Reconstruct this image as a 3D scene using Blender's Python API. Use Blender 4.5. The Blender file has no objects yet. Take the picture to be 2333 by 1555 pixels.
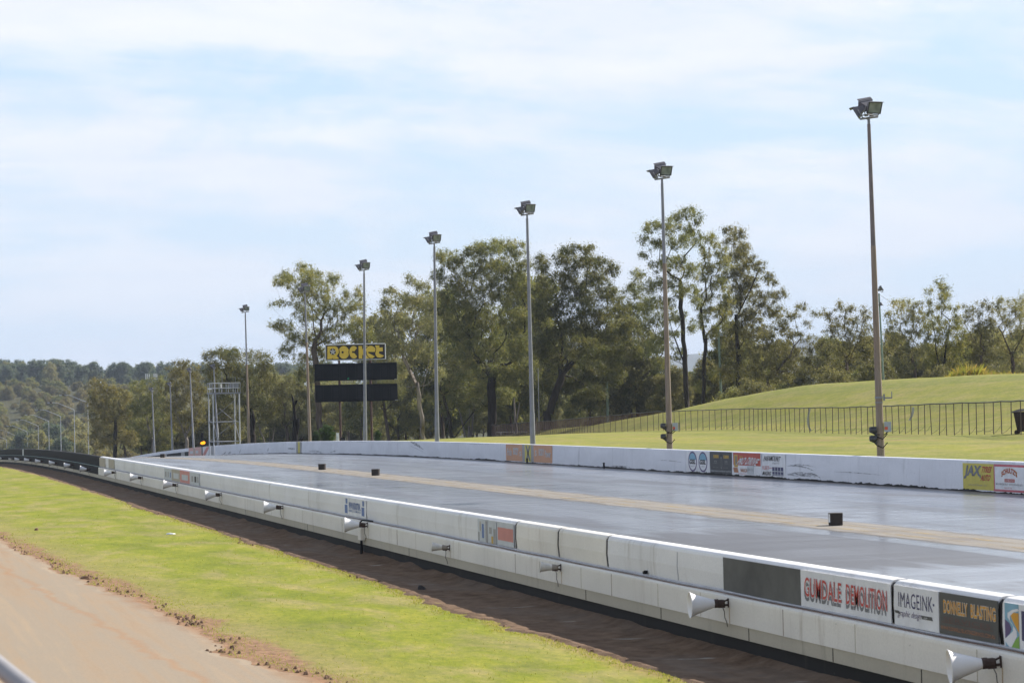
import bpy, math, random
import numpy as np
from mathutils import Vector, Matrix, noise as mnoise

# ------------------------------------------------------------------ scene, camera
scene = bpy.context.scene
C = scene.collection
PI = math.pi
FPX, PW, PH = 4900.0, 2333.0, 1555.0            # focal length in photo pixels, photo size
TH, PITCH, ROLL = 0.2902, 0.0303, 0.022
CAM = np.array([0.0, 0.0, 3.02])
f0 = np.array([math.sin(TH)*math.cos(PITCH), math.cos(TH)*math.cos(PITCH), math.sin(PITCH)])
r0 = np.array([math.cos(TH), -math.sin(TH), 0.0])
u0 = np.cross(r0, f0)
RV = r0*math.cos(ROLL) - u0*math.sin(ROLL)
UV = u0*math.cos(ROLL) + r0*math.sin(ROLL)
# world axes: X = to the right of the strip, Y = down the strip, Z = up; metres

def ray(px, py):
    return f0 + RV*((px-PW/2)/FPX) + UV*((PH/2-py)/FPX)
def at_depth(px, py, z):
    return CAM + ray(px, py)*z
def on_wall(px, py, L):
    d = ray(px, py)
    return CAM + d*(L/d[0])
def on_level(px, py, zz):
    d = ray(px, py)
    return CAM + d*((zz-CAM[2])/d[2])

cam_d = bpy.data.cameras.new("camera")
cam_d.sensor_fit = 'HORIZONTAL'; cam_d.sensor_width = 36.0
cam_d.lens = FPX/PW*36.0
cam_d.clip_start = 0.5; cam_d.clip_end = 40000
cam_d.dof.use_dof = True; cam_d.dof.focus_distance = 120; cam_d.dof.aperture_fstop = 6.3
cam = bpy.data.objects.new("camera", cam_d); C.objects.link(cam)
cam.matrix_world = Matrix(((RV[0], UV[0], -f0[0], CAM[0]), (RV[1], UV[1], -f0[1], CAM[1]), (RV[2], UV[2], -f0[2], CAM[2]), (0, 0, 0, 1)))
scene.camera = cam
scene.view_settings.view_transform = 'Standard'
scene.view_settings.look = 'None'
scene.view_settings.exposure = 0.56
scene.view_settings.gamma = 1.0
scene.render.engine = 'CYCLES'
scene.cycles.max_bounces = 6
scene.cycles.diffuse_bounces = 3
scene.cycles.transparent_max_bounces = 16
scene.cycles.volume_bounces = 0
scene.cycles.use_denoising = True

# ------------------------------------------------------------------ helpers
def tag(o, label=None, cat=None, group=None, kind=None):
    if label: o['label'] = label
    if cat: o['category'] = cat
    if group: o['group'] = group
    if kind: o['kind'] = kind
    return o

def empty(name, loc, rotz=0.0):
    o = bpy.data.objects.new(name, None); C.objects.link(o)
    o.location = loc; o.rotation_euler = (0, 0, rotz)
    o.empty_display_size = 0.2
    return o

class MB:
    def __init__(s):
        s.v = []; s.f = []; s.m = []; s.sm = []
    def add(s, vs, fs, mi=0, smooth=False):
        b = len(s.v); s.v.extend([tuple(float(a) for a in v) for v in vs])
        for f in fs:
            s.f.append(tuple(b+i for i in f)); s.m.append(mi); s.sm.append(smooth)
    def box(s, c, d, mi=0, rot=None, taper=1.0, bevel=0.0):
        x, y, z = d[0]/2, d[1]/2, d[2]/2
        t = taper
        vs = [(-x*t, -y*t, -z), (x*t, -y*t, -z), (x*t, y*t, -z), (-x*t, y*t, -z), (-x, -y, z), (x, -y, z), (x, y, z), (-x, y, z)]
        if rot is not None:
            vs = [tuple(rot @ Vector(v)) for v in vs]
        vs = [(v[0]+c[0], v[1]+c[1], v[2]+c[2]) for v in vs]
        s.add(vs, [(3, 2, 1, 0), (4, 5, 6, 7), (0, 1, 5, 4), (1, 2, 6, 5), (2, 3, 7, 6), (3, 0, 4, 7)], mi)
    def tube(s, pts, rad, n=8, mi=0, cap=True):
        pts = [Vector(p) for p in pts]
        if not hasattr(rad, '__len__'): rad = [rad]*len(pts)
        rings = []; prev = None
        for i, p in enumerate(pts):
            a = pts[max(i-1, 0)]; b = pts[min(i+1, len(pts)-1)]
            t = (b-a)
            if t.length < 1e-9: t = Vector((0, 0, 1))
            t.normalize()
            if prev is None:
                ref = Vector((1, 0, 0)) if abs(t.x) < 0.9 else Vector((0, 1, 0))
                nrm = t.cross(ref).normalized()
            else:
                nrm = prev - t*prev.dot(t)
                if nrm.length < 1e-6: nrm = t.cross(Vector((1, 0, 0)))
                nrm.normalize()
            prev = nrm; bn = t.cross(nrm)
            rings.append([p + (nrm*math.cos(2*PI*k/n)+bn*math.sin(2*PI*k/n))*rad[i] for k in range(n)])
        vs = [v for r in rings for v in r]; fs = []
        for i in range(len(rings)-1):
            for k in range(n):
                k2 = (k+1) % n
                fs.append((i*n+k, i*n+k2, (i+1)*n+k2, (i+1)*n+k))
        s.add(vs, fs, mi, True)
        if cap:                                         # caps on their own vertices keep the side shading clean
            s.add(rings[0], [tuple(reversed(range(n)))], mi); s.add(rings[-1], [tuple(range(n))], mi)
    def lathe(s, prof, n=20, mi=0, axis='X'):
        vs = []; fs = []
        for (a, r) in prof:
            for k in range(n):
                c, d = r*math.cos(2*PI*k/n), r*math.sin(2*PI*k/n)
                vs.append((a, c, d) if axis == 'X' else (c, d, a))
        for i in range(len(prof)-1):
            for k in range(n):
                k2 = (k+1) % n
                fs.append((i*n+k, i*n+k2, (i+1)*n+k2, (i+1)*n+k))
        s.add(vs, fs, mi, True)
    def build(s, name, mats, parent=None, loc=None):
        me = bpy.data.meshes.new(name)
        me.from_pydata(s.v, [], s.f)
        if not isinstance(mats, (list, tuple)): mats = [mats]
        for m in mats: me.materials.append(m)
        if len(me.polygons):
            me.polygons.foreach_set('material_index', s.m)
            me.polygons.foreach_set('use_smooth', s.sm)
        me.update()
        o = bpy.data.objects.new(name, me); C.objects.link(o)
        if parent is not None: o.parent = parent
        if loc is not None: o.location = loc
        return o

def obj_from(name, verts, faces, m, parent=None, smooth=False):
    me = bpy.data.meshes.new(name)
    me.from_pydata([tuple(map(float, v)) for v in verts], [], faces)
    me.materials.append(m)
    if smooth: me.polygons.foreach_set('use_smooth', [True]*len(me.polygons))
    me.update()
    o = bpy.data.objects.new(name, me); C.objects.link(o)
    if parent is not None: o.parent = parent
    return o

def copy_tree(o, parent=None):
    c = o.copy(); C.objects.link(c)
    if parent is not None: c.parent = parent
    for ch in list(o.children): copy_tree(ch, c)
    return c

# ------------------------------------------------------------------ materials
class N:
    def __init__(s, name):
        s.m = bpy.data.materials.new(name); s.m.use_nodes = True
        s.t = s.m.node_tree; s.t.nodes.clear()
        s.out = s.n('ShaderNodeOutputMaterial')
    def n(s, typ, **kw):
        nd = s.t.nodes.new(typ)
        for k, v in kw.items(): setattr(nd, k, v)
        return nd
    def l(s, a, b): s.t.links.new(a, b)
    def val(s, sock, v):
        if hasattr(v, 'is_output') or isinstance(v, bpy.types.NodeSocket): s.l(v, sock)
        else: sock.default_value = v
    def coord(s, which='Object', scale=(1, 1, 1), rot=(0, 0, 0)):
        if which == 'World':
            src = s.n('ShaderNodeNewGeometry').outputs['Position']
        else:
            src = s.n('ShaderNodeTexCoord').outputs[which]
        mp = s.n('ShaderNodeMapping'); mp.inputs['Scale'].default_value = scale; mp.inputs['Rotation'].default_value = rot
        s.l(src, mp.inputs['Vector']); return mp.outputs['Vector']
    def noise(s, vec, scale=1.0, detail=4.0, rough=0.55, dist=0.0):
        nd = s.n('ShaderNodeTexNoise'); s.l(vec, nd.inputs['Vector'])
        nd.inputs['Scale'].default_value = scale; nd.inputs['Detail'].default_value = detail
        nd.inputs['Roughness'].default_value = rough; nd.inputs['Distortion'].default_value = dist
        return nd.outputs['Fac']
    def ramp(s, fac, stops, interp='LINEAR'):
        nd = s.n('ShaderNodeValToRGB'); nd.color_ramp.interpolation = interp
        e = nd.color_ramp.elements
        while len(e) < len(stops): e.new(0.5)
        for el, (p, c) in zip(e, stops):
            el.position = p
            el.color = (c[0], c[1], c[2], 1) if hasattr(c, '__len__') else (c, c, c, 1)
        s.l(fac, nd.inputs['Fac']); return nd.outputs['Color']
    def mix(s, fac, a, b, blend='MIX'):
        nd = s.n('ShaderNodeMix', data_type='RGBA', blend_type=blend)
        s.val(nd.inputs[0], fac)
        for i, v in ((6, a), (7, b)):
            if isinstance(v, bpy.types.NodeSocket): s.l(v, nd.inputs[i])
            else: nd.inputs[i].default_value = (v[0], v[1], v[2], 1)
        return nd.outputs[2]
    def math(s, op, a, b=0.0, clamp=False):
        nd = s.n('ShaderNodeMath', operation=op, use_clamp=clamp)
        s.val(nd.inputs[0], a); s.val(nd.inputs[1], b); return nd.outputs[0]
    def mapr(s, v, a, b, c=0.0, d=1.0):
        nd = s.n('ShaderNodeMapRange'); s.l(v, nd.inputs[0])
        for i, x in zip((1, 2, 3, 4), (a, b, c, d)): nd.inputs[i].default_value = x
        return nd.outputs[0]
    def sep(s, v):
        nd = s.n('ShaderNodeSeparateXYZ'); s.l(v, nd.inputs[0]); return nd.outputs
    def bump(s, h, strength=0.3, dist=0.02):
        nd = s.n('ShaderNodeBump'); s.l(h, nd.inputs['Height'])
        nd.inputs['Strength'].default_value = strength; nd.inputs['Distance'].default_value = dist
        return nd.outputs['Normal']
    def bsdf(s, col, rough=0.6, metal=0.0, normal=None, spec=None, **kw):
        b = s.n('ShaderNodeBsdfPrincipled')
        if isinstance(col, bpy.types.NodeSocket): s.l(col, b.inputs['Base Color'])
        else: b.inputs['Base Color'].default_value = (col[0], col[1], col[2], 1)
        s.val(b.inputs['Roughness'], rough); s.val(b.inputs['Metallic'], metal)
        if normal is not None: s.l(normal, b.inputs['Normal'])
        if spec is not None: s.val(b.inputs['Specular IOR Level'], spec)
        return b.outputs[0]
    def done(s, sh): s.l(sh, s.out.inputs['Surface']); return s.m

def plain(name, col, rough=0.6, metal=0.0, var=0.18, scale=3.0, bump=0.0, spec=None):
    k = N(name); v = k.coord('Object')
    f = k.noise(v, scale, 5, 0.6)
    lo = tuple(c*(1-var) for c in col); hi = tuple(min(1, c*(1+var)) for c in col)
    col2 = k.ramp(f, [(0.3, lo), (0.7, hi)])
    nm = k.bump(k.noise(v, scale*8, 3), bump, 0.01) if bump else None
    return k.done(k.bsdf(col2, rough, metal, nm, spec))

def wall_paint(name, col, grime=0.5, stain=(0.22, 0.2, 0.17), rough=0.7):
    k = N(name)
    v = k.coord('World', (0.25, 0.8, 0.22)); v2 = k.coord('World')
    streak = k.noise(k.coord('World', (1, 2.2, 0.3)), 1.6, 7, 0.7, 0.3)
    big = k.noise(v, 1.3, 5, 0.6)
    fine = k.noise(v2, 28, 3, 0.6)
    a = k.ramp(streak, [(0.53, 0), (0.7, 1)])
    b = k.ramp(big, [(0.46, 0), (0.68, 1)])
    fac = k.math('MULTIPLY', k.math('MULTIPLY', a, b), grime, True)
    base = k.ramp(fine, [(0.3, tuple(c*0.93 for c in col)), (0.7, tuple(min(1, c*1.04) for c in col))])
    c1 = k.mix(fac, base, stain)
    sp = k.ramp(k.noise(k.coord('World', (1, 1.0, 2.0)), 6.0, 8, 0.7), [(0.67, 0), (0.72, 1)])
    c1 = k.mix(k.math('MULTIPLY', sp, grime*0.9), c1, (0.12, 0.11, 0.1))
    blo = k.noise(k.coord('World', (1, 0.45, 1.1)), 0.9, 4, 0.6)
    c1 = k.mix(k.mapr(blo, 0.38, 0.66, 0.0, 0.4), c1, tuple(c*0.72 for c in col))
    # panel to panel tone steps of separate pours
    return k.done(k.bsdf(c1, rough, 0, k.bump(fine, 0.12, 0.004)))

M = {}
M['white_wall'] = wall_paint('white_wall_paint', (0.80, 0.785, 0.775), 0.85, (0.36, 0.32, 0.26))
M['cream_wall'] = wall_paint('cream_wall_paint', (0.81, 0.765, 0.69), 0.9, (0.4, 0.33, 0.25))
M['far_wall'] = wall_paint('far_wall_paint', (0.74, 0.745, 0.79), 0.7, (0.26, 0.26, 0.28))
M['bare_concrete'] = wall_paint('bare_concrete', (0.5, 0.45, 0.35), 1.0, (0.2, 0.17, 0.12))
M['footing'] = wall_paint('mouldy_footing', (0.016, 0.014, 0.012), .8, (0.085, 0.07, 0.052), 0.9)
M['black_wall'] = wall_paint('black_wall_paint', (0.006, 0.006, 0.007), 0.35, (0.025, 0.025, 0.025), .95)
M['joint'] = plain('dark_joint', (0.03, 0.026, 0.026), 0.9)
M['conduit'] = plain('grey_conduit', (0.42, 0.42, 0.44), 0.5)
M['rust_line'] = plain('rusty_conduit', (0.2, 0.12, 0.09), 0.8)
M['white'] = plain('white_paint', (0.75, 0.75, 0.74), 0.5)
M['horn'] = plain('horn_white', (0.78, 0.76, 0.75), 0.45, var=0.06)
M['horn_old'] = plain('horn_aged_white', (0.6, 0.57, 0.52), 0.55, var=0.2, scale=9)
M['rust'] = plain('dark_rust', (0.055, 0.033, 0.026), 0.8, var=0.4, scale=12)
M['black'] = plain('matt_black', (0.009, 0.009, 0.011), 0.7, spec=.25)
M['black_cloth'] = plain('screen_black', (0.004, 0.005, 0.008), 0.8, var=0.3, scale=1.1, spec=.15)
M['steel'] = plain('galvanised_steel', (0.22, 0.225, 0.245), 0.6, 0.1, 0.15, 2.0)
M['steel_light'] = plain('bright_galvanised', (0.45, 0.46, 0.47), 0.5, 0.15, 0.15, 2.0)
M['dark_metal'] = plain('dark_metal', (0.05, 0.05, 0.055), 0.55, 0.2)
M['grey_box'] = plain('grey_enamel', (0.33, 0.36, 0.38), 0.4)
M['tar'] = plain('tar', (0.012, 0.011, 0.011), 0.8)
M['foam'] = plain('foam_block', (0.035, 0.028, 0.024), 0.9, bump=0.4)
M['orange_red'] = plain('orange_red_paint', (0.52, 0.09, 0.035), 0.5)

def pole_timber():
    k = N('weathered_pole')
    f = k.noise(k.coord('Object', (6, 6, 0.35)), 2.0, 6, 0.6)
    g = k.noise(k.coord('Object', (1, 1, 0.25)), 1.2, 3, 0.6)
    c = k.ramp(f, [(0.25, (0.15, 0.105, 0.075)), (0.75, (0.3, 0.23, 0.17))])
    c = k.mix(k.mapr(g, 0.4, 0.7, 0, 0.55), c, (0.33, 0.29, 0.24))
    return k.done(k.bsdf(c, 0.75, 0, k.bump(f, 0.3, 0.01)))
M['pole_brown'] = pole_timber()

def glass():
    k = N('lamp_glass')
    f = k.noise(k.coord('Object'), 3.0, 2, 0.5)
    c = k.ramp(f, [(0.35, (0.14, 0.17, 0.175)), (0.7, (0.27, 0.3, 0.3))])
    return k.done(k.bsdf(c, 0.12, 0.0, None, 0.6))
M['glass'] = glass()

def grass_ground():
    k = N('grass_ground')
    p = k.coord('World'); x, y, z = k.sep(p)
    n1 = k.noise(k.coord('World', (1, 0.45, 1)), 0.75, 8, 0.66, 0.5)
    n2 = k.noise(k.coord('World', (1, 0.4, 1)), 1.3, 7, 0.68)
    n3 = k.noise(p, 22, 4, 0.7)
    green = k.ramp(k.math('ADD', k.math('MULTIPLY', n2, 0.5), k.math('MULTIPLY', k.noise(k.coord('World', (1, 0.5, 1)), 0.7, 4, 0.6), 0.5)), [(0.36, (0.142, 0.166, 0.016)), (0.5, (0.2, 0.22, 0.018)), (0.62, (0.258, 0.255, 0.03))])
    dry = k.ramp(n2, [(0.3, (0.24, 0.205, 0.085)), (0.7, (0.36, 0.28, 0.13))])
    col = k.mix(k.mapr(n1, 0.46, 0.62, 0, 0.62), green, dry)
    # trodden soil where the verge meets the dirt road, and bare earth towards the gutter
    dR = k.math('ADD', k.math('SUBTRACT', x, k.math('SUBTRACT', 6.5, k.math('MULTIPLY', y, 0.053))), k.math('MULTIPLY', k.math('SUBTRACT', n1, 0.5), 1.5))
    nearside = k.mapr(x, 10, 11, 1, 0)
    soilc = k.ramp(k.noise(p, 9, 6, 0.7), [(0.3, (0.15, 0.08, 0.045)), (0.52, (0.27, 0.16, 0.092)), (0.75, (0.36, 0.235, 0.135))])
    col = k.mix(k.math('MULTIPLY', nearside, k.mapr(dR, 0.1, 1.7, 0.65, 0)), col, (0.29, 0.22, 0.1))
    sf = k.math('ADD', k.mapr(dR, -0.1, 0.85, 1, 0), k.math('MULTIPLY', k.math('SUBTRACT', n2, 0.5), 1.1))
    col = k.mix(k.math('MULTIPLY', nearside, k.mapr(sf, 0.3, 0.6, 0, 1)), col, soilc)
    dG = k.math('ADD', x, k.math('MULTIPLY', k.math('SUBTRACT', n2, 0.5), 1.0))
    col = k.mix(k.math('MULTIPLY', nearside, k.mapr(dG, 8.85, 9.35, 0, 0.85)), col, soilc)
    # short dry growth on the mown far side
    farside = k.math('MULTIPLY', k.mapr(x, 33, 36, 0, 1), 0.26)
    mow = k.noise(k.coord('World', (0.9, 0.05, 0.3), (0, 0, 0.12)), 0.5, 4, 0.6)
    col = k.mix(farside, col, (0.27, 0.235, 0.05))
    col = k.mix(k.math('MULTIPLY', k.mapr(x, 33, 36, 0, 1), k.mapr(mow, 0.42, 0.6, 0, 0.6)), col, (0.125, 0.155, 0.03))
    tuft = k.noise(p, 1.7, 6, 0.7)
    col = k.mix(k.math('MULTIPLY', k.mapr(x, 33, 36, 0, 1), k.mapr(tuft, 0.42, 0.62, 0, 0.35)), col, (0.34, 0.29, 0.1))
    worn = k.math('MULTIPLY', k.ramp(k.noise(k.coord('World', (1, 0.22, 1)), 0.55, 5, 0.6), [(0.55, 0), (0.68, 1)]),
                  k.math('MULTIPLY', k.mapr(x, 38, 42, 0, 1), k.mapr(x, 49, 46, 0, 1)))
    col = k.mix(k.math('MULTIPLY', worn, 0.6), col, (0.3, 0.19, 0.095))
    # leaf litter and scrub floor farther out
    scrub = k.ramp(k.noise(p, 0.06, 8, 0.7), [(0.3, (0.035, 0.04, 0.016)), (0.5, (0.062, 0.06, 0.025)), (0.72, (0.095, 0.08, 0.036))])
    nn = k.noise(p, 0.08, 5, 0.6)
    wild = k.mapr(k.math('ADD', y, k.math('MULTIPLY', k.math('SUBTRACT', nn, 0.5), 40)), 212, 228, 0, 1)
    wild2 = k.mapr(k.math('ADD', x, k.math('MULTIPLY', k.math('SUBTRACT', nn, 0.5), 10)), 100, 106, 0, 1)
    col = k.mix(k.math('MAXIMUM', wild, wild2), col, scrub)
    mid = k.ramp(k.noise(k.coord('World', (1, 0.5, 1)), 7.5, 5, 0.7), [(0.3, (0.74, 0.8, 0.74)), (0.5, (1, 1, 1)), (0.7, (1.25, 1.17, 1.2))])
    col = k.mix(1.0, col, mid, 'MULTIPLY')
    fine = k.ramp(n3, [(0.25, 0.74), (0.5, 1.0), (0.78, 1.24)])
    col = k.mix(1.0, col, fine, 'MULTIPLY')
    nm = k.bump(k.math('ADD', n3, k.math('MULTIPLY', n2, 0.6)), 0.35, 0.03)
    return k.done(k.bsdf(col, 0.9, 0, nm, 0.15))
M['grass'] = grass_ground()

def dirt_road_mat():
    k = N('red_dirt')
    p = k.coord('World')
    streak = k.noise(k.coord('World', (1.0, 0.035, 1), (0, 0, -0.053)), 2.2, 6, 0.6)
    n = k.noise(p, 1.1, 6, 0.65); fn = k.noise(p, 30, 4, 0.7)
    c = k.ramp(streak, [(0.32, (0.315, 0.215, 0.135)), (0.45, (0.335, 0.25, 0.17)), (0.55, (0.31, 0.25, 0.185)), (0.66, (0.36, 0.27, 0.182))])
    c = k.mix(k.mapr(n, 0.4, 0.7, 0, 0.5), c, (0.3, 0.248, 0.187))
    x, y, z = k.sep(p)
    e = k.math('SUBTRACT', k.math('SUBTRACT', 6.5, k.math('MULTIPLY', y, 0.053)), x)
    e = k.math('ADD', e, k.math('MULTIPLY', k.math('SUBTRACT', n, 0.5), 0.8))
    c = k.mix(k.mapr(e, -0.15, 0.35, 0.85, 0), c, (0.25, 0.135, 0.072))
    rut = k.math('ABSOLUTE', k.math('SUBTRACT', e, 1.25)); c = k.mix(k.mapr(rut, 0.0, 0.12, 0.55, 0), c, (0.34, 0.19, 0.1))
    c = k.mix(1.0, c, k.ramp(fn, [(0.25, 0.86), (0.75, 1.1)]), 'MULTIPLY')
    return k.done(k.bsdf(c, 0.95, 0, k.bump(fn, 0.25, 0.01), 0.1))
M['dirt'] = dirt_road_mat()

def soil_mat(name, a, b):
    k = N(name); p = k.coord('World')
    n = k.noise(p, 3.0, 8, 0.7); w = k.noise(k.coord('World', (1, 0.25, 1)), 0.9, 4, 0.6)
    c = k.ramp(n, [(0.3, a), (0.7, b)])
    c = k.mix(k.mapr(w, 0.5, 0.7, 0, 0.5), c, (0.19, 0.155, 0.125))
    x, y, z = k.sep(p)
    md = k.math('MODULO', k.math('ADD', y, k.math('MULTIPLY', x, 0.35)), 2.7)
    ln_ = k.math('MULTIPLY', k.mapr(md, 0.03, 0.09, 1, 0), k.math('MULTIPLY', k.mapr(x, 9.7, 9.85, 0, 1), k.mapr(x, 10.55, 10.4, 0, 1)))
    ln_ = k.math('MULTIPLY', ln_, k.mapr(k.noise(k.coord('World', (2, 2, 1)), 1.1, 3, 0.6), 0.45, 0.6, 0, 0.8))
    c = k.mix(ln_, c, (0.36, 0.33, 0.29))
    return k.done(k.bsdf(c, 0.95, 0, k.bump(n, 0.7, 0.05), 0.1))
M['gutter'] = soil_mat('gutter_soil', (0.085, 0.054, 0.035), (0.22, 0.145, 0.095))
M['clod'] = plain('soil_clod', (0.2, 0.12, 0.072), 0.95, var=0.4, scale=6)

def track_mat():
    k = N('rubbered_track')
    p = k.coord('World'); x, y, z = k.sep(p)
    st = k.noise(k.coord('World', (1.0, 0.02, 1)), 3.2, 6, 0.7)
    st2 = k.noise(k.coord('World', (1.0, 0.05, 1)), 0.55, 4, 0.6, 0.3)
    patch = k.noise(k.coord('World', (0.4, 0.09, 1), (0, 0, 0.12)), 0.9, 4, 0.6, 0.4)
    cross = k.noise(k.coord('World', (0.12, 1.5, 1)), 1.2, 5, 0.65)
    col = k.ramp(st, [(0.3, (0.12, 0.128, 0.155)), (0.6, (0.155, 0.165, 0.2)), (0.8, (0.2, 0.21, 0.24))])  # paler and bluer than rubber: sky reflection put into the base colour
    col = k.mix(1.0, col, k.ramp(cross, [(0.34, 0.72), (0.5, 1.0), (0.66, 1.28)]), 'MULTIPLY')  # reflection bands across the strip, painted into the base colour
    gr = None
    for gx_ in (15.1, 17.0, 26.9, 28.9):
        q_ = k.mapr(k.math('ABSOLUTE', k.math('SUBTRACT', x, gx_)), 0.15, 0.75, 1, 0); gr = q_ if gr is None else k.math('MAXIMUM', gr, q_)
    gr = k.math('MULTIPLY', gr, k.mapr(st, 0.35, 0.65, 0.15, 0.5)); col = k.mix(gr, col, (0.04, 0.042, 0.05))
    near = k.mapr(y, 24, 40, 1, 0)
    col = k.mix(k.math('MULTIPLY', near, 0.6), col, (0.36, 0.355, 0.37))  # pale sheen at the near end, painted into the base colour
    # laid rubber: matt dark patches, and the fresh dark tongue in the nearer lane
    bx = k.math('MULTIPLY', k.math('MULTIPLY', k.mapr(y, 33, 36, 0, 1), k.mapr(y, 50, 44, 0, 1)), k.math('MULTIPLY', k.mapr(x, 13.5, 15.5, 0, 1), k.mapr(x, 20.9, 20.2, 0, 1)))
    tong = k.ramp(k.math('ADD', k.math('MULTIPLY', bx, 0.55), k.math('SUBTRACT', k.noise(k.coord('World', (0.9, 0.06, 1)), 1.3, 4, 0.6), 0.3)), [(0.42, 0), (0.6, 1)])
    dk = k.ramp(patch, [(0.53, 0), (0.6, 1)])
    dk = k.math('MAXIMUM', k.math('MULTIPLY', dk, 0.7), tong)
    col = k.mix(k.math('MULTIPLY', dk, 0.7), col, (0.03, 0.03, 0.036))
    edge = k.math('MAXIMUM', k.mapr(x, 32.6, 33.5, 0, 1), k.mapr(x, 12.6, 11.4, 0, 1))
    col = k.mix(k.math('MULTIPLY', edge, 0.75), col, (0.19, 0.15, 0.12))
    r = k.math('ADD', k.mapr(st2, 0.3, 0.7, 0.32, 0.45), k.mapr(st, 0.3, 0.75, -0.03, 0.06))
    r = k.math('ADD', r, k.math('MULTIPLY', dk, 0.2)); r = k.math('ADD', r, k.math('MULTIPLY', edge, 0.3))
    nm = k.bump(k.math('ADD', st, k.math('MULTIPLY', cross, 0.4)), 0.03, 0.004)
    b = k.n('ShaderNodeBsdfPrincipled')
    k.l(col, b.inputs['Base Color']); k.l(r, b.inputs['Roughness']); k.l(nm, b.inputs['Normal']); b.inputs['Specular IOR Level'].default_value = 0.8
    cw = k.math('MULTIPLY', k.mapr(cross, 0.38, 0.62, 0.1, 1.0), k.math('SUBTRACT', 1.0, k.math('MAXIMUM', k.math('MULTIPLY', dk, 0.8), edge)))
    k.l(cw, b.inputs['Coat Weight']); k.l(k.mapr(st2, 0.3, 0.7, 0.09, 0.2), b.inputs['Coat Roughness'])
    return k.done(b.outputs[0])
M['track'] = track_mat()

def alpha_mat(k, a, sh):
    tr = k.n('ShaderNodeBsdfTransparent').outputs[0]
    mx = k.n('ShaderNodeMixShader'); k.l(a, mx.inputs[0]); k.l(tr, mx.inputs[1]); k.l(sh, mx.inputs[2])
    return k.done(mx.outputs[0])
def strip_mat():
    k = N('centre_strip'); p = k.coord('World'); x, y, z = k.sep(p)
    st = k.noise(k.coord('World', (3.0, 0.12, 1)), 1.5, 6, 0.65); cr = k.noise(k.coord('World', (0.4, 1, 1)), 1.2, 5, 0.6)
    c = k.ramp(st, [(0.3, (0.19, 0.172, 0.155)), (0.55, (0.275, 0.248, 0.215)), (0.75, (0.33, 0.298, 0.255))])
    c = k.mix(k.mapr(cr, 0.48, 0.68, 0, 0.5), c, (0.17, 0.145, 0.125))
    d = k.math('ABSOLUTE', k.math('SUBTRACT', x, 22.2))
    d = k.math('ADD', d, k.math('MULTIPLY', k.math('SUBTRACT', k.noise(k.coord('World', (1, 0.3, 1)), 1.6, 5, 0.7), 0.5), 0.9))
    return alpha_mat(k, k.mapr(d, 0.75, 1.12, 0.95, 0), k.bsdf(c, 0.8, 0, None, 0.25))
M['strip'] = strip_mat()
def yellow_mat():
    k = N('worn_yellow_line'); p = k.coord('World')
    st = k.noise(k.coord('World', (2.0, 0.35, 1)), 2.2, 6, 0.75)
    c = k.ramp(st, [(0.35, (0.36, 0.28, 0.17)), (0.7, (0.46, 0.34, 0.16))])
    return alpha_mat(k, k.mapr(st, 0.45, 0.62, 0.0, 0.65), k.bsdf(c, 0.75, 0, None, 0.25))
M['yellow_line'] = yellow_mat()

def scuff_mat():
    k = N('tyre_scuff')
    f = k.noise(k.coord('World', (1, 1.0, 7)), 2.5, 6, 0.7)
    g = k.n('ShaderNodeTexCoord').outputs['UV']
    a = k.mapr(f, 0.42, 0.62, 0.0, 0.8)
    tr = k.n('ShaderNodeBsdfTransparent').outputs[0]
    b = k.bsdf((0.05, 0.05, 0.055), 0.8)
    mx = k.n('ShaderNodeMixShader'); k.l(a, mx.inputs[0]); k.l(tr, mx.inputs[1]); k.l(b, mx.inputs[2])
    return k.done(mx.outputs[0])
M['scuff'] = scuff_mat()

def net_mat():
    k = N('fence_netting')
    x, y, z = k.sep(k.coord('World'))
    a = k.math('ADD', k.mapr(k.noise(k.coord('World', (1, 1, 0.3)), 1.5, 4, 0.6), 0.3, 0.7, 0.1, 0.24), k.mapr(y, 145, 175, 0, 0.42))
    tr = k.n('ShaderNodeBsdfTransparent').outputs[0]
    b = k.bsdf((0.15, 0.08, 0.06), 0.9)
    mx = k.n('ShaderNodeMixShader'); k.l(a, mx.inputs[0]); k.l(tr, mx.inputs[1]); k.l(b, mx.inputs[2])
    return k.done(mx.outputs[0])
M['net'] = net_mat()

def leaf_mat(name, c0, c1, c2, trans=0.5):
    k = N(name)
    at = k.n('ShaderNodeAttribute'); at.attribute_name = 'tint'
    f = at.outputs['Fac']
    n = k.noise(k.coord('Object'), 0.35, 3, 0.6)
    f2 = k.math('ADD', k.math('MULTIPLY', f, 0.65), k.math('MULTIPLY', n, 0.35))
    rnd = k.n('ShaderNodeObjectInfo').outputs['Random']
    f2 = k.math('ADD', f2, k.mapr(rnd, 0, 1, -0.1, 0.1))
    c = k.ramp(f2, [(0.22, c0), (0.5, c1), (0.78, c2)])
    b = k.bsdf(c, 0.5, 0, None, 0.35)
    t = k.n('ShaderNodeBsdfTranslucent'); k.l(k.mix(1.0, c, (1.15, 1.2, 0.7), 'MULTIPLY'), t.inputs[0])
    mx = k.n('ShaderNodeMixShader'); mx.inputs[0].default_value = trans
    k.l(b, mx.inputs[1]); k.l(t.outputs[0], mx.inputs[2])
    return k.done(mx.outputs[0])
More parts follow.
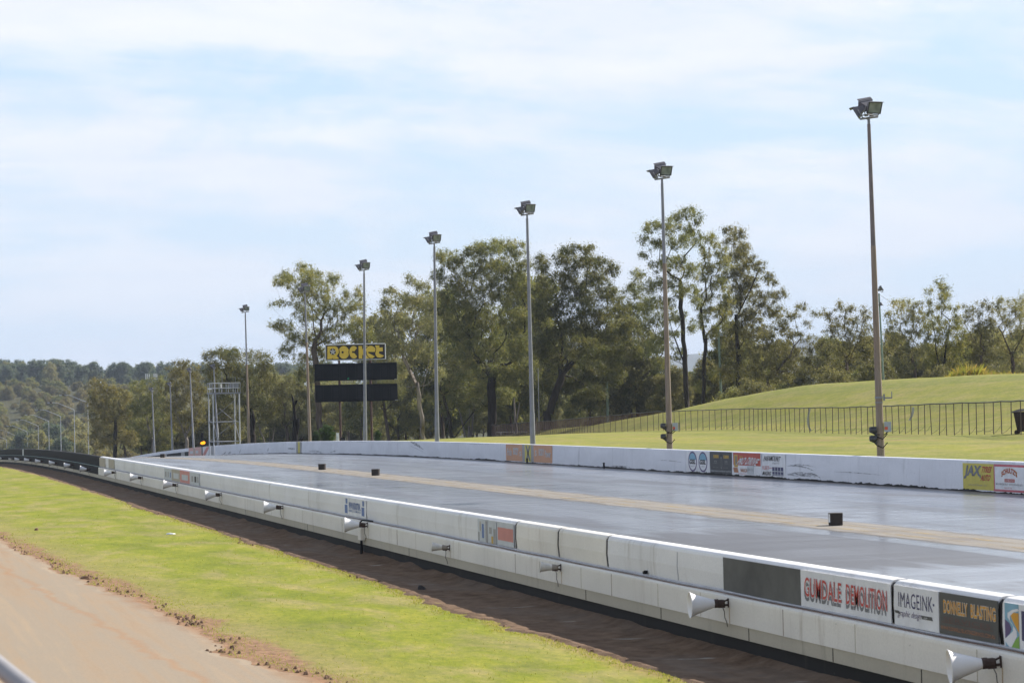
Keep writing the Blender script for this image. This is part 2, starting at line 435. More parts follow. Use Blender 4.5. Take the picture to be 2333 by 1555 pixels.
LEAF = {
    'olive': leaf_mat('leaf_olive', (0.122, 0.132, 0.059), (0.210, 0.213, 0.087), (0.356, 0.309, 0.119)),
    'green': leaf_mat('leaf_green', (0.104, 0.118, 0.047), (0.187, 0.188, 0.072), (0.331, 0.288, 0.102)),
    'brown': leaf_mat('leaf_brownish', (0.099, 0.098, 0.048), (0.178, 0.163, 0.078), (0.270, 0.229, 0.108)),
    'grey': leaf_mat('leaf_grey_green', (0.157, 0.161, 0.097), (0.266, 0.254, 0.144), (0.378, 0.319, 0.156)),
    'orange': leaf_mat('leaf_ochre', (0.122, 0.113, 0.049), (0.218, 0.186, 0.075), (0.301, 0.240, 0.094)),
    'dark': leaf_mat('leaf_dark', (0.076, 0.085, 0.037), (0.155, 0.151, 0.059), (0.262, 0.221, 0.090)),
    'hill': leaf_mat('leaf_hill_hazed', (0.064, 0.095, 0.088), (0.111, 0.147, 0.119), (0.190, 0.199, 0.152)),  # blue of the distant haze is put into this leaf colour
    'scrub': leaf_mat('leaf_scrub', (0.123, 0.120, 0.051), (0.205, 0.175, 0.081), (0.311, 0.239, 0.117)),
    'bush': leaf_mat('leaf_bush', (0.018, 0.042, 0.008), (0.038, 0.075, 0.014), (0.075, 0.12, 0.024)),
    'reed': leaf_mat('leaf_reed', (0.218, 0.228, 0.042), (0.312, 0.274, 0.062), (0.405, 0.258, 0.083)),
}
def bark_mat(name, a, b):
    k = N(name)
    f = k.noise(k.coord('Object', (3, 3, 0.6)), 1.4, 5, 0.65)
    return k.done(k.bsdf(k.ramp(f, [(0.3, a), (0.7, b)]), 0.9, 0, k.bump(f, 0.4, 0.03), 0.1))
BARK = {
    'dark': bark_mat('bark_dark', (0.018, 0.015, 0.012), (0.05, 0.04, 0.032)),
    'mid': bark_mat('bark_mid', (0.06, 0.045, 0.035), (0.15, 0.115, 0.09)),
    'pale': bark_mat('bark_pale', (0.13, 0.108, 0.092), (0.3, 0.26, 0.225)),
    'burnt': bark_mat('bark_burnt', (0.008, 0.007, 0.007), (0.022, 0.018, 0.017)),
}

# ------------------------------------------------------------------ levels of the place
LN, LNO, LF, LP = 10.9, 10.75, 33.6, 34.9       # faces of near wall (upper, lower), far wall, line of light poles
def P(s):                                       # the strip crests at 110 m and runs downhill
    if s < 110: return 0.0
    if s < 300: return -1.07e-4*(s-110)**2
    return -1.07e-4*190**2 - 0.0407*(s-300)*(1.0 if s < 640 else 640/s)
def sm(a, b, x):
    t = min(1.0, max(0.0, (x-a)/(b-a))); return t*t*(3-2*t)
FENCE_PX = [(2333, 990, 89), (1931, 986.5, 117), (1692, 979.7, 140), (1490, 980, 163), (1350, 987, 178), (1260, 990.6, 203), (1200, 992, 222), (1112, 995, 248)]
FENCE = [at_depth(*p) for p in FENCE_PX]
d0 = (FENCE[0]-FENCE[1])/np.linalg.norm(FENCE[0]-FENCE[1])
FENCE = [FENCE[0]+d0*45*np.array([1, 1, 0]), FENCE[0]+d0*15*np.array([1, 1, 0])] + FENCE
FS = [p[1] for p in FENCE]; FL = [p[0] for p in FENCE]; FZ = [p[2] for p in FENCE]
def fence_at(s):
    L = float(np.interp(s, FS, FL)); z = float(np.interp(s, FS, FZ))
    if s > FS[-1]: z = FZ[-1] + (P(s)-P(FS[-1]))
    return L, z
CREST_S = [0, 90, 116, 135, 152, 165, 178, 204, 240, 300]
CREST_Z = [4.0, 4.25, 4.4, 4.4, 4.3, 3.55, 2.55, 1.05, -0.2, -3]
def hgt(L, s):
    if L < LNO+0.2:
        z = P(s)-0.27
        if L > 9.15: z -= 0.06*min(1, (L-9.15)/0.3)
        if s < 16 and L < 6: z += 1.6*(1-sm(8, 16, s))*(1-sm(2, 6, L))
        base = z
    elif L < LF+0.2:
        base = P(s)-0.35
    else:
        Lf, zf = fence_at(s)
        z0 = P(s)+0.75
        if L < Lf:
            z = z0+(zf-z0)*((L-LF)/(Lf-LF))
        else:
            c = float(np.interp(s, CREST_S, CREST_Z)) if s < 300 else zf
            c = max(c, zf) if s < 240 else zf
            z = zf+(c-zf)*sm(Lf+0.5, 70, L)
            z = z-(z-min(P(s)-1.0, 0.5))*sm(112, 150, L)
        base = z
    if L > 37 and s < 330:
        base += .09*mnoise.noise(Vector((L*.16, s*.1, 3)))*sm(37, 42, L)+.05*mnoise.noise(Vector((L*.5, s*.33, 8)))*sm(37, 42, L)
    if s > 560:
        m = 1-0.85*sm(250, 420, L); m *= sm(-900, -300, L)
        base += 37*sm(590, 1060, s)*m + 6*sm(800, 1500, s)*m
        base += 2.5*math.sin(L*0.021+1.3)*math.sin(s*0.013)*sm(700, 900, s)
    return base

def axis(parts):
    out = []
    for a, b, st in parts:
        n = max(1, int(round((b-a)/st)))
        out += [a+(b-a)*i/n for i in range(n)]
    out.append(parts[-1][1]); return out
gx = axis([(-1500, -400, 300), (-400, -40, 60), (-40, -4, 4), (-4, 9.15, 1.1), (9.15, 9.5, 0.35), (9.5, 10.9, 1.4), (10.9, 10.96, 0.06), (10.96, 33.7, 5), (33.7, 33.82, 0.06), (33.82, 45, 1.2), (45, 80, 1.5), (80, 160, 5), (160, 480, 20), (480, 4700, 470)])
gy = axis([(-120, 10, 13), (10, 130, 2.5), (130, 320, 4), (320, 620, 15), (620, 1500, 25), (1500, 7400, 590)])
vs = [(x, y, hgt(x, y)) for y in gy for x in gx]
nx = len(gx)
fs = [(j*nx+i, j*nx+i+1, (j+1)*nx+i+1, (j+1)*nx+i) for j in range(len(gy)-1) for i in range(nx-1)]
g = obj_from('ground', vs, fs, M['grass'], smooth=True)
tag(g, 'yellow green mown grass with dry patches beside the race strip', 'grass', kind='structure')

def strip_sheet(name, La, Lb, s0, s1, step, lift, mat, kind='structure'):
    ss = axis([(s0, 120, step), (120, s1, step*2)])
    vs = []; fs = []
    for i, s in enumerate(ss):
        vs += [(La, s, P(s)+lift), (Lb, s, P(s)+lift)]
        if i: fs.append((2*i-2, 2*i-1, 2*i+1, 2*i))
    return tag(obj_from(name, vs, fs, mat), kind=kind)
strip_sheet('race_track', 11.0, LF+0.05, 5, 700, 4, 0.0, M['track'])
strip_sheet('centre_strip', 20.9, 23.5, 5, 640, 4, 0.005, M['strip'])
strip_sheet('yellow_line', 21.62, 21.86, 5, 640, 4, 0.010, M['yellow_line'])
strip_sheet('yellow_line', 22.3, 22.52, 5, 640, 4, 0.010, M['yellow_line'])

# red dirt service road with a ragged edge
rr = random.Random(5)
ROAD = [(0.0, 7.2), (12, 6.2), (24.8, 5.2), (35.7, 4.72), (45.8, 3.96), (61.3, 3.27), (80, 2.2), (120, 0.0)]
def road_edge(s): return float(np.interp(s, [a for a, b in ROAD], [b for a, b in ROAD]))
def jag(s, seed):
    n_ = lambda f_: mnoise.noise(Vector((s*f_, seed*7.3, 1.1)))
    return 0.3*n_(.22)+0.22*n_(.9)+0.14*n_(2.7)+0.1*n_(7.0)
vs = []; fs = []; s = 14.0; i = 0
while s < 115:
    e = road_edge(s)+jag(s, 1.0)
    row = [(-9, hgt(-9, s)+0.03), (-3, hgt(-3, s)+0.03), (e-1.0, hgt(e-1, s)+0.03), (e-0.25, hgt(e, s)+0.022), (e+rr.uniform(-0.04, 0.04), hgt(e, s)-0.012)]
    vs += [(a, s, b) for a, b in row]
    if i: fs += [((i-1)*5+k, (i-1)*5+k+1, i*5+k+1, i*5+k) for k in range(4)]
    s += 0.12 if s < 70 else 0.6; i += 1
tag(obj_from('dirt_road', vs, fs, M['dirt']), kind='structure')
# bare earth gutter along the wall
vs = []; fs = []; s = 14.0; i = 0
while s < 190:
    e = 9.12+0.9*jag(s, 4.0)+0.12*math.sin(s*0.31)
    zb = P(s)-0.33
    row = [(e-rr.uniform(0, 0.05), hgt(e, s)-0.012), (e+0.12, hgt(e, s)+0.02), (e+0.5, zb+0.028+0.02*mnoise.noise(Vector((s*5, 2, 0)))+rr.uniform(0, .012)), (10.25, zb+0.02+0.025*mnoise.noise(Vector((s*4, 9, 0)))+rr.uniform(0, .015)), (LNO-0.12, zb+0.05+0.03*mnoise.noise(Vector((s*6, 0, 0)))+rr.uniform(0, .02)), (LNO+0.1, zb+0.13+0.08*mnoise.noise(Vector((s*.9, 5, 0))))]
    vs += [(a, s, b) for a, b in row]
    if i: fs += [((i-1)*6+k, (i-1)*6+k+1, i*6+k+1, i*6+k) for k in range(5)]
    s += 0.12 if s < 75 else 0.6; i += 1
tag(obj_from('gutter', vs, fs, M['gutter']), kind='structure')

# clods and turf lumps along both ragged edges
def lump(mb, x, y, z, r, rnd):
    n = 6
    vs = [(x+r*rnd.uniform(.6, 1.2)*math.cos(2*PI*k/n), y+1.5*r*rnd.uniform(.6, 1.2)*math.sin(2*PI*k/n), z-0.01) for k in range(n)]
    vs += [(x+r*.55*rnd.uniform(.5, 1.2)*math.cos(2*PI*k/n+.4), y+.8*r*rnd.uniform(.5, 1.2)*math.sin(2*PI*k/n+.4), z+r*rnd.uniform(.35, .8)) for k in range(n)]
    mb.add(vs, [(k, (k+1) % n, n+(k+1) % n, n+k) for k in range(n)]+[tuple(range(n, 2*n))])
mb = MB()
for k in range(75):
    s0 = 20+52*rr.random()**1.3; road_side = rr.random() < 0.72
    for q in range(rr.randint(2, 8)):
        s = s0+rr.gauss(0, .35)
        if road_side: e = road_edge(s)+jag(s, 1.0)+rr.gauss(0.06, 0.09)
        else: e = 9.12+0.9*jag(s, 4.0)+0.12*math.sin(s*0.31)+rr.gauss(0.15, 0.12)
        lump(mb, e, s, hgt(e, s)+0.015, rr.uniform(0.01, 0.04), rr)
tag(mb.build('soil_clods', M['clod']), 'crumbled brown soil clods along the edges of the grass verge', 'soil', kind='stuff')

# short grass blades on the verge and behind the far wall
def blades(name, n, sampler, hmin, hmax, mat, label):
    rng = np.random.default_rng(11)
    pts = np.array([sampler(rng) for _ in range(n)])
    a = rng.uniform(0, 2*PI, n); h = rng.uniform(hmin, hmax, n); w = rng.uniform(0.005, 0.011, n)*np.maximum(1.0, pts[:, 1]/30)
    lean = rng.normal(0, 0.5, (n, 2))*h[:, None]
    V = np.zeros((n, 3, 3))
    V[:, 0] = pts + np.stack([np.cos(a)*w, np.sin(a)*w, -0.01+0*a], 1)
    V[:, 1] = pts - np.stack([np.cos(a)*w, np.sin(a)*w, 0.01+0*a], 1)
    V[:, 2] = pts + np.stack([lean[:, 0], lean[:, 1], h], 1)
    me = bpy.data.meshes.new(name)
    me.vertices.add(3*n); me.loops.add(3*n); me.polygons.add(n)
    me.vertices.foreach_set('co', V.reshape(-1)); me.loops.foreach_set('vertex_index', np.arange(3*n))
    me.polygons.foreach_set('loop_start', np.arange(n)*3)
    at = me.attributes.new('tint', 'FLOAT', 'FACE'); at.data.foreach_set('value', rng.random(n))
    me.materials.append(mat); me.update(calc_edges=True)
    o = bpy.data.objects.new(name, me); C.objects.link(o)
    tag(o, label, 'grass', kind='stuff'); return o
LEAF['turf'] = leaf_mat('leaf_turf', (0.24, 0.26, 0.04), (0.33, 0.34, 0.05), (0.44, 0.38, 0.14), 0.45)
def samp_verge(r):
    s = 20+75*r.random()**1.5
    if r.random() < (s-50)/45: s = 20+30*r.random()
    lo = road_edge(s)+jag(s, 1.0); hi = 9.12+0.9*jag(s, 4.0)+0.12*math.sin(s*0.31)
    u = r.random()
    L = lo+(hi-lo)*u
    if r.random() < 0.75: L = hi-abs(r.normal(0, 0.12)) if r.random() < 0.6 else lo+abs(r.normal(0, 0.3))
    return (L, s, hgt(L, s))
blades('verge_grass', 16000, samp_verge, 0.012, 0.035, LEAF['turf'], 'short blades of yellow green grass on the verge between dirt road and wall')

# ------------------------------------------------------------------ near wall
def extrude(mb, prof, ss, mi=0, closed=True, cap=True):
    n = len(prof); vs = []; fs = []
    for s in ss:
        vs += [(a, s, b+P(s)) for a, b in prof]
    m = n if closed else n-1
    for j in range(len(ss)-1):
        for k in range(m):
            k2 = (k+1) % n
            fs.append((j*n+k, (j+1)*n+k, (j+1)*n+k2, j*n+k2))
    mb.add(vs, fs, mi)
    if cap and closed:
        b = len(mb.v)-len(vs)
        mb.f.append(tuple(b+k for k in range(n))); mb.m.append(mi); mb.sm.append(False)
        b2 = b+(len(ss)-1)*n
        mb.f.append(tuple(b2+k for k in reversed(range(n)))); mb.m.append(mi); mb.sm.append(False)
def srange(a, b, st=3.0):
    n = max(1, int(math.ceil((b-a)/st))); return [a+(b-a)*i/n for i in range(n+1)]
def s_of(px, py, L): return float(on_wall(px, py, L)[1])

near = empty('track_barrier', (LN, 20, 0))
tag(near, 'long low near concrete wall with stepped base, painted white then black', 'wall')
def par(o, root):                                   # keep world coordinates of geometry built in place
    o.parent = root
    o.matrix_parent_inverse = Matrix.Identity(4) if root.type == 'MESH' else Matrix.Translation(-Vector(root.location))
    return o
ADS = []                                            # (wall, from, to, board): lettering goes under the board it is painted on
def board_at(root, s):
    for r_, a_, b_, o_ in ADS:
        if r_ is root and min(a_, b_)-.02 <= s <= max(a_, b_)+.02: return o_
    return root
UP = [(10.905, .50), (10.885, .72), (10.895, .93), (10.91, .965), (10.94, .99), (10.98, 1.0), (11.1, 1.0), (11.14, .985), (11.16, .94), (11.2, .0), (11.2, -.12), (10.905, -.12)]
UP = UP[::-1]
sBlack = s_of(228, 1062, LN)
j1 = s_of(1176, 1212, LN); j2 = s_of(1273, 1230, LN); j3 = s_of(1384, 1250, LN); j4 = s_of(2034, 1350, LN); j5 = s_of(2281, 1400, LN)
segs = [(12.0, j5, 'white_wall'), (j5, j4, 'white_wall'), (j4, j3, 'white_wall'), (j3, j2, 'cream_wall'), (j2, j1, 'cream_wall'), (j1, sBlack, 'white_wall'), (sBlack, 330, 'black_wall')]
for a, b, m in segs:
    mb = MB(); extrude(mb, UP, srange(a+0.045, b-0.045, 3))
    par(mb.build('barrier_panel', M[m]), near)
for sj in (j1, j2, j3, j4, j5):
    mb = MB(); extrude(mb, [(11.13, .52), (11.13, .97), (10.94, .97), (10.902, .93), (10.892, .72), (10.91, .52)], [sj-0.0445, sj+0.0445])
    par(mb.build('panel_joint', M['joint']), near)
LOW = [(10.904, -.118), (10.904, .478), (10.86, .482), (10.78, .478), (10.755, .46), (10.75, .43), (10.75, .12), (10.79, .118)]
for a, b, m in [(12, sBlack-0.6, 'cream_wall'), (sBlack-0.6, 330, 'black_wall')]:
    mb = MB(); extrude(mb, LOW, srange(a, b, 3)); par(mb.build('lower_panel', M[m]), near)
mb = MB(); extrude(mb, [(10.903, -.11), (10.788, .117), (10.765, .117), (10.765, -.05), (10.903, -.05)][1:] , srange(12, 330, 3)); par(mb.build('base_strip', M['bare_concrete']), near)
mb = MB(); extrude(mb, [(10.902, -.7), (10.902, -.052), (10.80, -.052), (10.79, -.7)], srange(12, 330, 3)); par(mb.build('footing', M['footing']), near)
for (L, z, r, m) in ((10.868, .502, .014, 'conduit'), (10.815, .490, .006, 'rust_line')):
    mb = MB(); mb.tube([(L, s, z+P(s)+0.006*math.sin(s*1.7)) for s in srange(12, sBlack-1, 1.5)], r, 6)
    par(mb.build('conduit', M[m]), near)
mb = MB(); mb.tube([(10.83, s, .5+P(s)) for s in srange(sBlack-1, 330, 3)], .018, 6); par(mb.build('conduit', plain('verdigris', (0.13, 0.2, 0.18), 0.6)), near)
for px in (1173, 1322, 1391, 1496, 1594, 1781, 1944, 2220, 905, 780, 690, 620, 560, 430):
    sj = s_of(px, 1290 if px > 1500 else 1230, LNO); wj = .006 if px > 1000 else .012
    mb = MB(); extrude(mb, [(10.7505, .125), (10.747, .125), (10.747, .45), (10.7505, .45)], [sj-wj, sj+wj]); par(mb.build('panel_seam', M['rust_line'] if px % 2 else M['bare_concrete']), near)
for px in (560, 700, 930, 1330, 1500, 1700, 1890, 2090):
    sj = s_of(px, 1290 if px > 1500 else 1230, LNO)
    mb = MB(); extrude(mb, [(10.7655, -.045), (10.761, -.045), (10.761, .112), (10.7655, .112)], [sj-.008, sj+.008]); par(mb.build('panel_seam', M['footing']), near)
sj = s_of(1545, 1280, LN); mb = MB(); extrude(mb, [(10.897, .52), (10.878, .72), (10.889, .92), (10.894, .92)], [sj-.012, sj+.012]); par(mb.build('panel_seam', M['conduit']), near)
# stair-stepped white post mark and pale signs beside the black stretch
def flat(root, name, face, sL, sR, z0, z1, mat, proud=0.006, label=None, skew=0.0):
    """thin board or painted panel on a wall face that looks towards -X"""
    sm_ = 0.5*(sL+sR); n = max(1, int(abs(sL-sR)/3)+1)
    mb = MB(); vs = []; fs = []
    for i in range(n+1):
        s = sL+(sR-sL)*i/n; p = P(s)
        vs += [(face-proud, s+skew, z1+p), (face-proud, s-skew, z0+p), (face+0.004, s-skew, z0+p), (face+0.004, s+skew, z1+p)]
    for i in range(n):
        a, b = 4*i, 4*i+4
        fs += [(a, a+1, b+1, b), (a+3, b+3, b+2, a+2), (a, b, b+3, a+3), (a+1, a+2, b+2, b+1)]
    fs += [(0, 3, 2, 1), (4*n, 4*n+1, 4*n+2, 4*n+3)]
    mb.add(vs, fs)
    o = par(mb.build(name, mat), root if name == 'advert' else board_at(root, sm_))
    if name == 'advert': ADS.append((root, sL, sR, o))
    if label: o['label'] = label
    return o
_txt = {}
def text_mesh(body, bold=0.0, extr=0.0):
    key = (body, bold)
    if key in _txt: return _txt[key]
    cu = bpy.data.curves.new('t', 'FONT'); cu.body = body; cu.offset = bold; cu.resolution_u = 3; cu.space_character = 1.06
    o = bpy.data.objects.new('t', cu); C.objects.link(o)
    dg = bpy.context.evaluated_depsgraph_get(); dg.update()
    me = bpy.data.meshes.new_from_object(o.evaluated_get(dg))
    V = np.array([v.co[:] for v in me.vertices]); Fc = [tuple(p.vertices) for p in me.polygons]
    bpy.data.objects.remove(o); bpy.data.meshes.remove(me)
    V[:, :2] -= V[:, :2].min(0); V[:, :2] /= V[:, :2].max(0)
    _txt[key] = (V, Fc); return _txt[key]
def letters(root, body, face, sL, sR, z0, z1, mat, proud=0.010, bold=0.0, shear=0.0, arch=0.0, name='lettering'):
    V, Fc = text_mesh(body, bold)
    vs = []
    for u, v, _ in V:
        s = sL+(sR-sL)*u + (sR-sL)/abs(sR-sL)*shear*(v-0.5)
        vs.append((face-proud, s, z0+(z1-z0)*v+P(s)+arch*(1-(2*u-1)**2)))
    o = obj_from(name, vs, Fc, mat)
    return par(o, board_at(root, .5*(sL+sR)))
def paint(name, col, rough=0.6, var=0.1): return plain(name, col, rough, 0, var, 4.0)
Q = {k: paint('sign_'+k, c) for k, c in dict(
    white=(.7, .7, .72), red=(.5, .06, .05), darkgrey=(.075, .075, .072), shadow=(.17, .17, .185), navy=(.05, .045, .12), orange=(.62, .3, .03),
    maroon=(.12, .06, .05), black=(.018, .018, .02), yellow=(.55, .47, .09), blue=(.1, .17, .38), sky=(.2, .38, .5), purple=(.1, .07, .17),
    green=(.2, .38, .07), paleorange=(.55, .29, .17), poster=(.055, .058, .062), amber=(.5, .32, .06), brickred=(.43, .075, .05), pinkred=(.5, .12, .15),
    faded=(.55, .22, .19), grey=(.3, .29, .29), tan=(.38, .33, .26), palegrey=(.5, .52, .54), rustorange=(.4, .17, .08), brightorange=(.7, .3, .12), pink=(.6, .33, .28)).items()}

nS = lambda px, py: s_of(px, py, LN-0.015)
FC = LN-0.024                                         # the paint sits just proud of the slightly bowed face
ad = flat(near, 'advert', FC, nS(1650, 1300), nS(1826, 1332), .515, .955, plain('slate_paint', (.105, .103, .095), .8, 0, .3, 1.6), label='blank dark grey painted panel')
ad = flat(near, 'advert', FC, nS(1827, 1332), nS(2032, 1365), .515, .955, Q['white'], label='white board with red shadowed demolition lettering')
a, b = nS(1836, 1330), nS(1920, 1340); c, d = nS(1931, 1342), nS(2024, 1356)
for (x, y, t) in ((a, b, 'GUMDALE'), (c, d, 'DEMOLITION')):
    letters(near, t, FC, x+.02, y+.03, .635-.05, .86-.05, Q['shadow'], .009, .025)
    letters(near, t, FC, x, y, .635, .88, Q['white'], .0105, .04)
    letters(near, t, FC, x, y, .64, .875, Q['red'], .012, .008)
ad = flat(near, 'advert', FC, nS(2040, 1368), nS(2141, 1385), .515, .955, Q['white'], label='white board with thin violet lettering')
letters(near, 'IMAGEINK', FC, nS(2050, 1365), nS(2128, 1378), .72, .885, Q['navy'], .009, .0)
flat(near, 'lettering', FC-.006, nS(2128.5, 1378), nS(2131.5, 1378), .79, .815, Q['navy'], .003)
flat(near, 'lettering', FC-.006, nS(2042, 1390), nS(2052, 1392), .645, .675, Q['darkgrey'], .003, skew=.01)
letters(near, 'graphic design', FC, nS(2050, 1392), nS(2102, 1400), .60, .69, Q['purple'], .009, .0, .05)
flat(near, 'lettering', FC-.006, nS(2103, 1399), nS(2127, 1403), .63, .668, Q['darkgrey'], .003, skew=.01)
letters(near, '.com', FC-.003, nS(2108, 1399), nS(2116, 1403), .638, .655, Q['white'], .0095, .0, .02)
ad = flat(near, 'advert', FC, nS(2143, 1386), nS(2277, 1410), .515, .955, Q['darkgrey'], label='charcoal board with orange blasting lettering')
letters(near, 'DONNELLY', FC, nS(2153, 1385), nS(2208, 1394), .735, .885, Q['palegrey'], .008, .06)
letters(near, 'BLASTING', FC, nS(2215, 1395), nS(2272, 1404), .735, .885, Q['palegrey'], .008, .06)
letters(near, 'DONNELLY', FC, nS(2153, 1385), nS(2208, 1394), .74, .88, Q['orange'], .0095, .02)
letters(near, 'BLASTING', FC, nS(2215, 1395), nS(2272, 1404), .74, .88, Q['orange'], .0095, .02)
letters(near, 'SERVICES', FC, nS(2153, 1400), nS(2260, 1418), .655, .705, Q['maroon'], .009, .01)
flat(near, 'lettering', FC-.006, nS(2148, 1400), nS(2265, 1418), .64, .647, Q['maroon'], .003)
letters(near, 'WWW.DONNELLYBLASTINGSERVICES.COM.AU', FC, nS(2147, 1412), nS(2270, 1432), .565, .605, Q['rustorange'], .009, .0)
ad = flat(near, 'advert', FC, nS(2290, 1412), nS(2420, 1436), .515, .955, Q['white'], label='white board with a curling road emblem over green')
def wall_poly(root, face, pts, mat, proud, sL, sR, name='emblem'):
    vs = [(face-proud, sL+(sR-sL)*u, .515+.44*v) for u, v in pts]
    return par(obj_from(name, vs, [tuple(range(len(vs)))], mat), board_at(root, .5*(sL+sR)))
eL, eR = nS(2293, 1412), nS(2325, 1418)
wall_poly(near, FC, [(0, 1), (1, 1), (1, .0), (0, .0)], Q['sky'], .008, eL, eR)
wall_poly(near, FC, [(.35, .80), (1, .80), (1, .35), (.75, .5), (.5, .65)], Q['orange'], .0095, eL, eR)
wall_poly(near, FC, [(0, .62), (.32, .55), (.48, .42), (.35, .32), (0, .18)], Q['purple'], .0095, eL, eR)
wall_poly(near, FC, [(.25, .0), (1, .0), (1, .3)], Q['green'], .0095, eL, eR)
# road ribbon
rp = [(1.0, .88, .06), (.6, .83, .07), (.3, .74, .09), (.3, .64, .1), (.5, .54, .11), (.72, .44, .13), (.72, .33, .15), (.45, .2, .2), (.15, .06, .26)]
vsr = []
for u, v, w in rp: vsr += [(FC-.011, eL+(eR-eL)*(u-w*.9), .515+.44*(v+w*.35)), (FC-.011, eL+(eR-eL)*(u+w*.9), .515+.44*(v-w*.35))]
par(obj_from('emblem', vsr, [(2*i, 2*i+1, 2*i+3, 2*i+2) for i in range(len(rp)-1)], Q['white']), board_at(near, .5*(eL+eR)))
letters(near, 'HS', FC, nS(2331, 1420), nS(2390, 1430), .6, .9, Q['navy'], .009, .03)
# older faded adverts further along
flat(near, 'advert', FC, nS(1090, 1197), nS(1112, 1200), .53, .95, Q['palegrey'], label='faded grey sponsor strip')
flat(near, 'advert', FC, nS(1113, 1200), nS(1132, 1204), .53, .95, Q['palegrey'], label='faded grey sponsor strip beside the red panel')
for x0, x1, z0, z1, m in ((1091, 1094, .53, .7, 'grey'), (1095, 1097, .72, .9, 'tan'), (1100, 1104, .6, .86, 'blue'), (1108, 1112, .53, .92, 'grey'), (1116, 1122, .7, .82, 'grey'), (1121, 1125, .53, .66, 'amber'), (1126, 1131, .53, .8, 'grey')):
    flat(near, 'lettering', FC-.006, nS(x0, 1197+(x0-1090)*.17), nS(x1, 1197+(x1-1090)*.17), z0, z1, Q[m], .003, skew=.0)
flat(near, 'advert', FC, nS(1134, 1205), nS(1172, 1211), .53, .95, Q['palegrey'], label='faded board with washed out red square')
flat(near, 'lettering', FC-.006, nS(1136, 1205), nS(1171, 1211), .62, .85, Q['faded'], .003)
flat(near, 'advert', FC, nS(785, 1145), nS(835, 1152), .53, .95, Q['white'], label='white board with blue lettering between blue bars')
for x in (788, 826):
    flat(near, 'lettering', FC-.006, nS(x-1, 1146), nS(x+5, 1147), .57, .77, Q['blue'], .003)
    flat(near, 'lettering', FC-.006, nS(x+1, 1146), nS(x+5, 1147), .80, .92, Q['blue'], .003)
letters(near, 'WWW.INDUSTRIAL', FC, nS(796, 1147), nS(823, 1151), .68, .85, Q['blue'], .009, .03)
letters(near, 'HIRE.COM.AU', FC, nS(796, 1147), nS(823, 1151), .62, .67, Q['blue'], .009, .02)
for x0, x1, m, l in ((375, 392, 'palegrey', 'faded striped grey panel'), (392, 411, 'tan', 'olive brown painted panel'), (411, 433, 'faded', 'faded red panel with pale lettering'), (433, 455, 'palegrey', 'faded white panel with grey lettering')):
    flat(near, 'advert', FC, nS(x0, 1075+(x0-375)*.16), nS(x1, 1075+(x1-375)*.16), .52, .955, Q[m], label=l)
for x0, x1, m in ((377, 380, 'grey'), (383, 385, 'grey'), (388, 390, 'blue'), (396, 408, 'palegrey'), (415, 429, 'palegrey'), (437, 441, 'grey'), (444, 448, 'black'), (450, 453, 'grey')):
    flat(near, 'lettering', FC-.006, nS(x0, 1075+(x0-375)*.16), nS(x1, 1075+(x1-375)*.16), .62, .82, Q[m], .003)
for x0, x1 in ((227, 240), (248, 261)):
    flat(near, 'advert', FC, nS(x0, 1052+(x0-227)*.17), nS(x1, 1052+(x1-227)*.17), .52, .95, Q['tan'], label='weathered tan panel')
flat(near, 'advert', FC, nS(52, 1036), nS(54.5, 1036), .5, .97, Q['palegrey'], .02, label='pale upright strip on the black stretch')
# vertical dirt runs under the coping
rs = random.Random(3)
# electrical box and drop pipe by the wall, near the blue board
ebx = empty('junction_box', (LNO, s_of(828, 1205, LNO), .2))
tag(ebx, 'small cream junction box under a horn on the white wall, with a dark drop pipe', 'box')
mb = MB(); mb.box((-.05, 0, .0), (.1, .3, .28)); mb.build('box_body', M['cream_wall'], ebx)
mb = MB(); mb.tube([(-.04, .05, -.14), (-.045, .05, -.45), (-.06, .04, -.52)], .03, 8); mb.build('drop_pipe', M['black'], ebx)
mb = MB(); mb.tube([(.1, -.55, .3), (.02, -.35, .315), (-.02, .0, .31), (-.05, .1, .26), (-.05, .12, .12)], .02, 6); mb.build('feed_pipe', M['black'], ebx)

# ------------------------------------------------------------------ horn speakers
def horn_parts(root, big=True):
    k = 1.0 if big else 0.62
    mb = MB()
    if big: prof = [(.20, .055), (.26, .075), (.32, .095), (.38, .115), (.44, .135), (.49, .155), (.53, .178), (.545, .190), (.55, .188), (.545, .178), (.50, .15), (.42, .115), (.32, .08), (.24, .05)]
    else: prof = [(.16, .055), (.22, .065), (.30, .08), (.35, .095), (.365, .102), (.37, .098), (.33, .078), (.24, .055)]
    mb.lathe(prof, 24)
    if big: mb.lathe([(.30, .001), (.30, .04), (.42, .032), (.43, .02), (.43, .001)], 12)
    h = mb.build('horn', M['horn'] if big else M['horn_old'], root)
    mb = MB()
    if big: mb.lathe([(.06, .001), (.06, .045), (.09, .052), (.14, .052), (.145, .062), (.2, .062), (.205, .056), (.205, .001)], 16)
    else: mb.lathe([(.05, .001), (.05, .04), (.10, .05), (.15, .055), (.165, .055), (.165, .001)], 14)
    d = mb.build('driver', M['rust'] if big else plain('old_driver', (.3, .26, .22), .7), root)
    mb = MB()
    mb.box((.006, 0, 0), (.012, .05, .13)); mb.box((.06, .0, -.03), (.1, .03, .03)); mb.box((.1, 0, -.055), (.09, .045, .02))
    mb.tube([(.01, 0, .045), (.05, 0, .03), (.09, 0, 0)], .012, 6)
    b = mb.build('bracket', M['rust'], root)
    return root
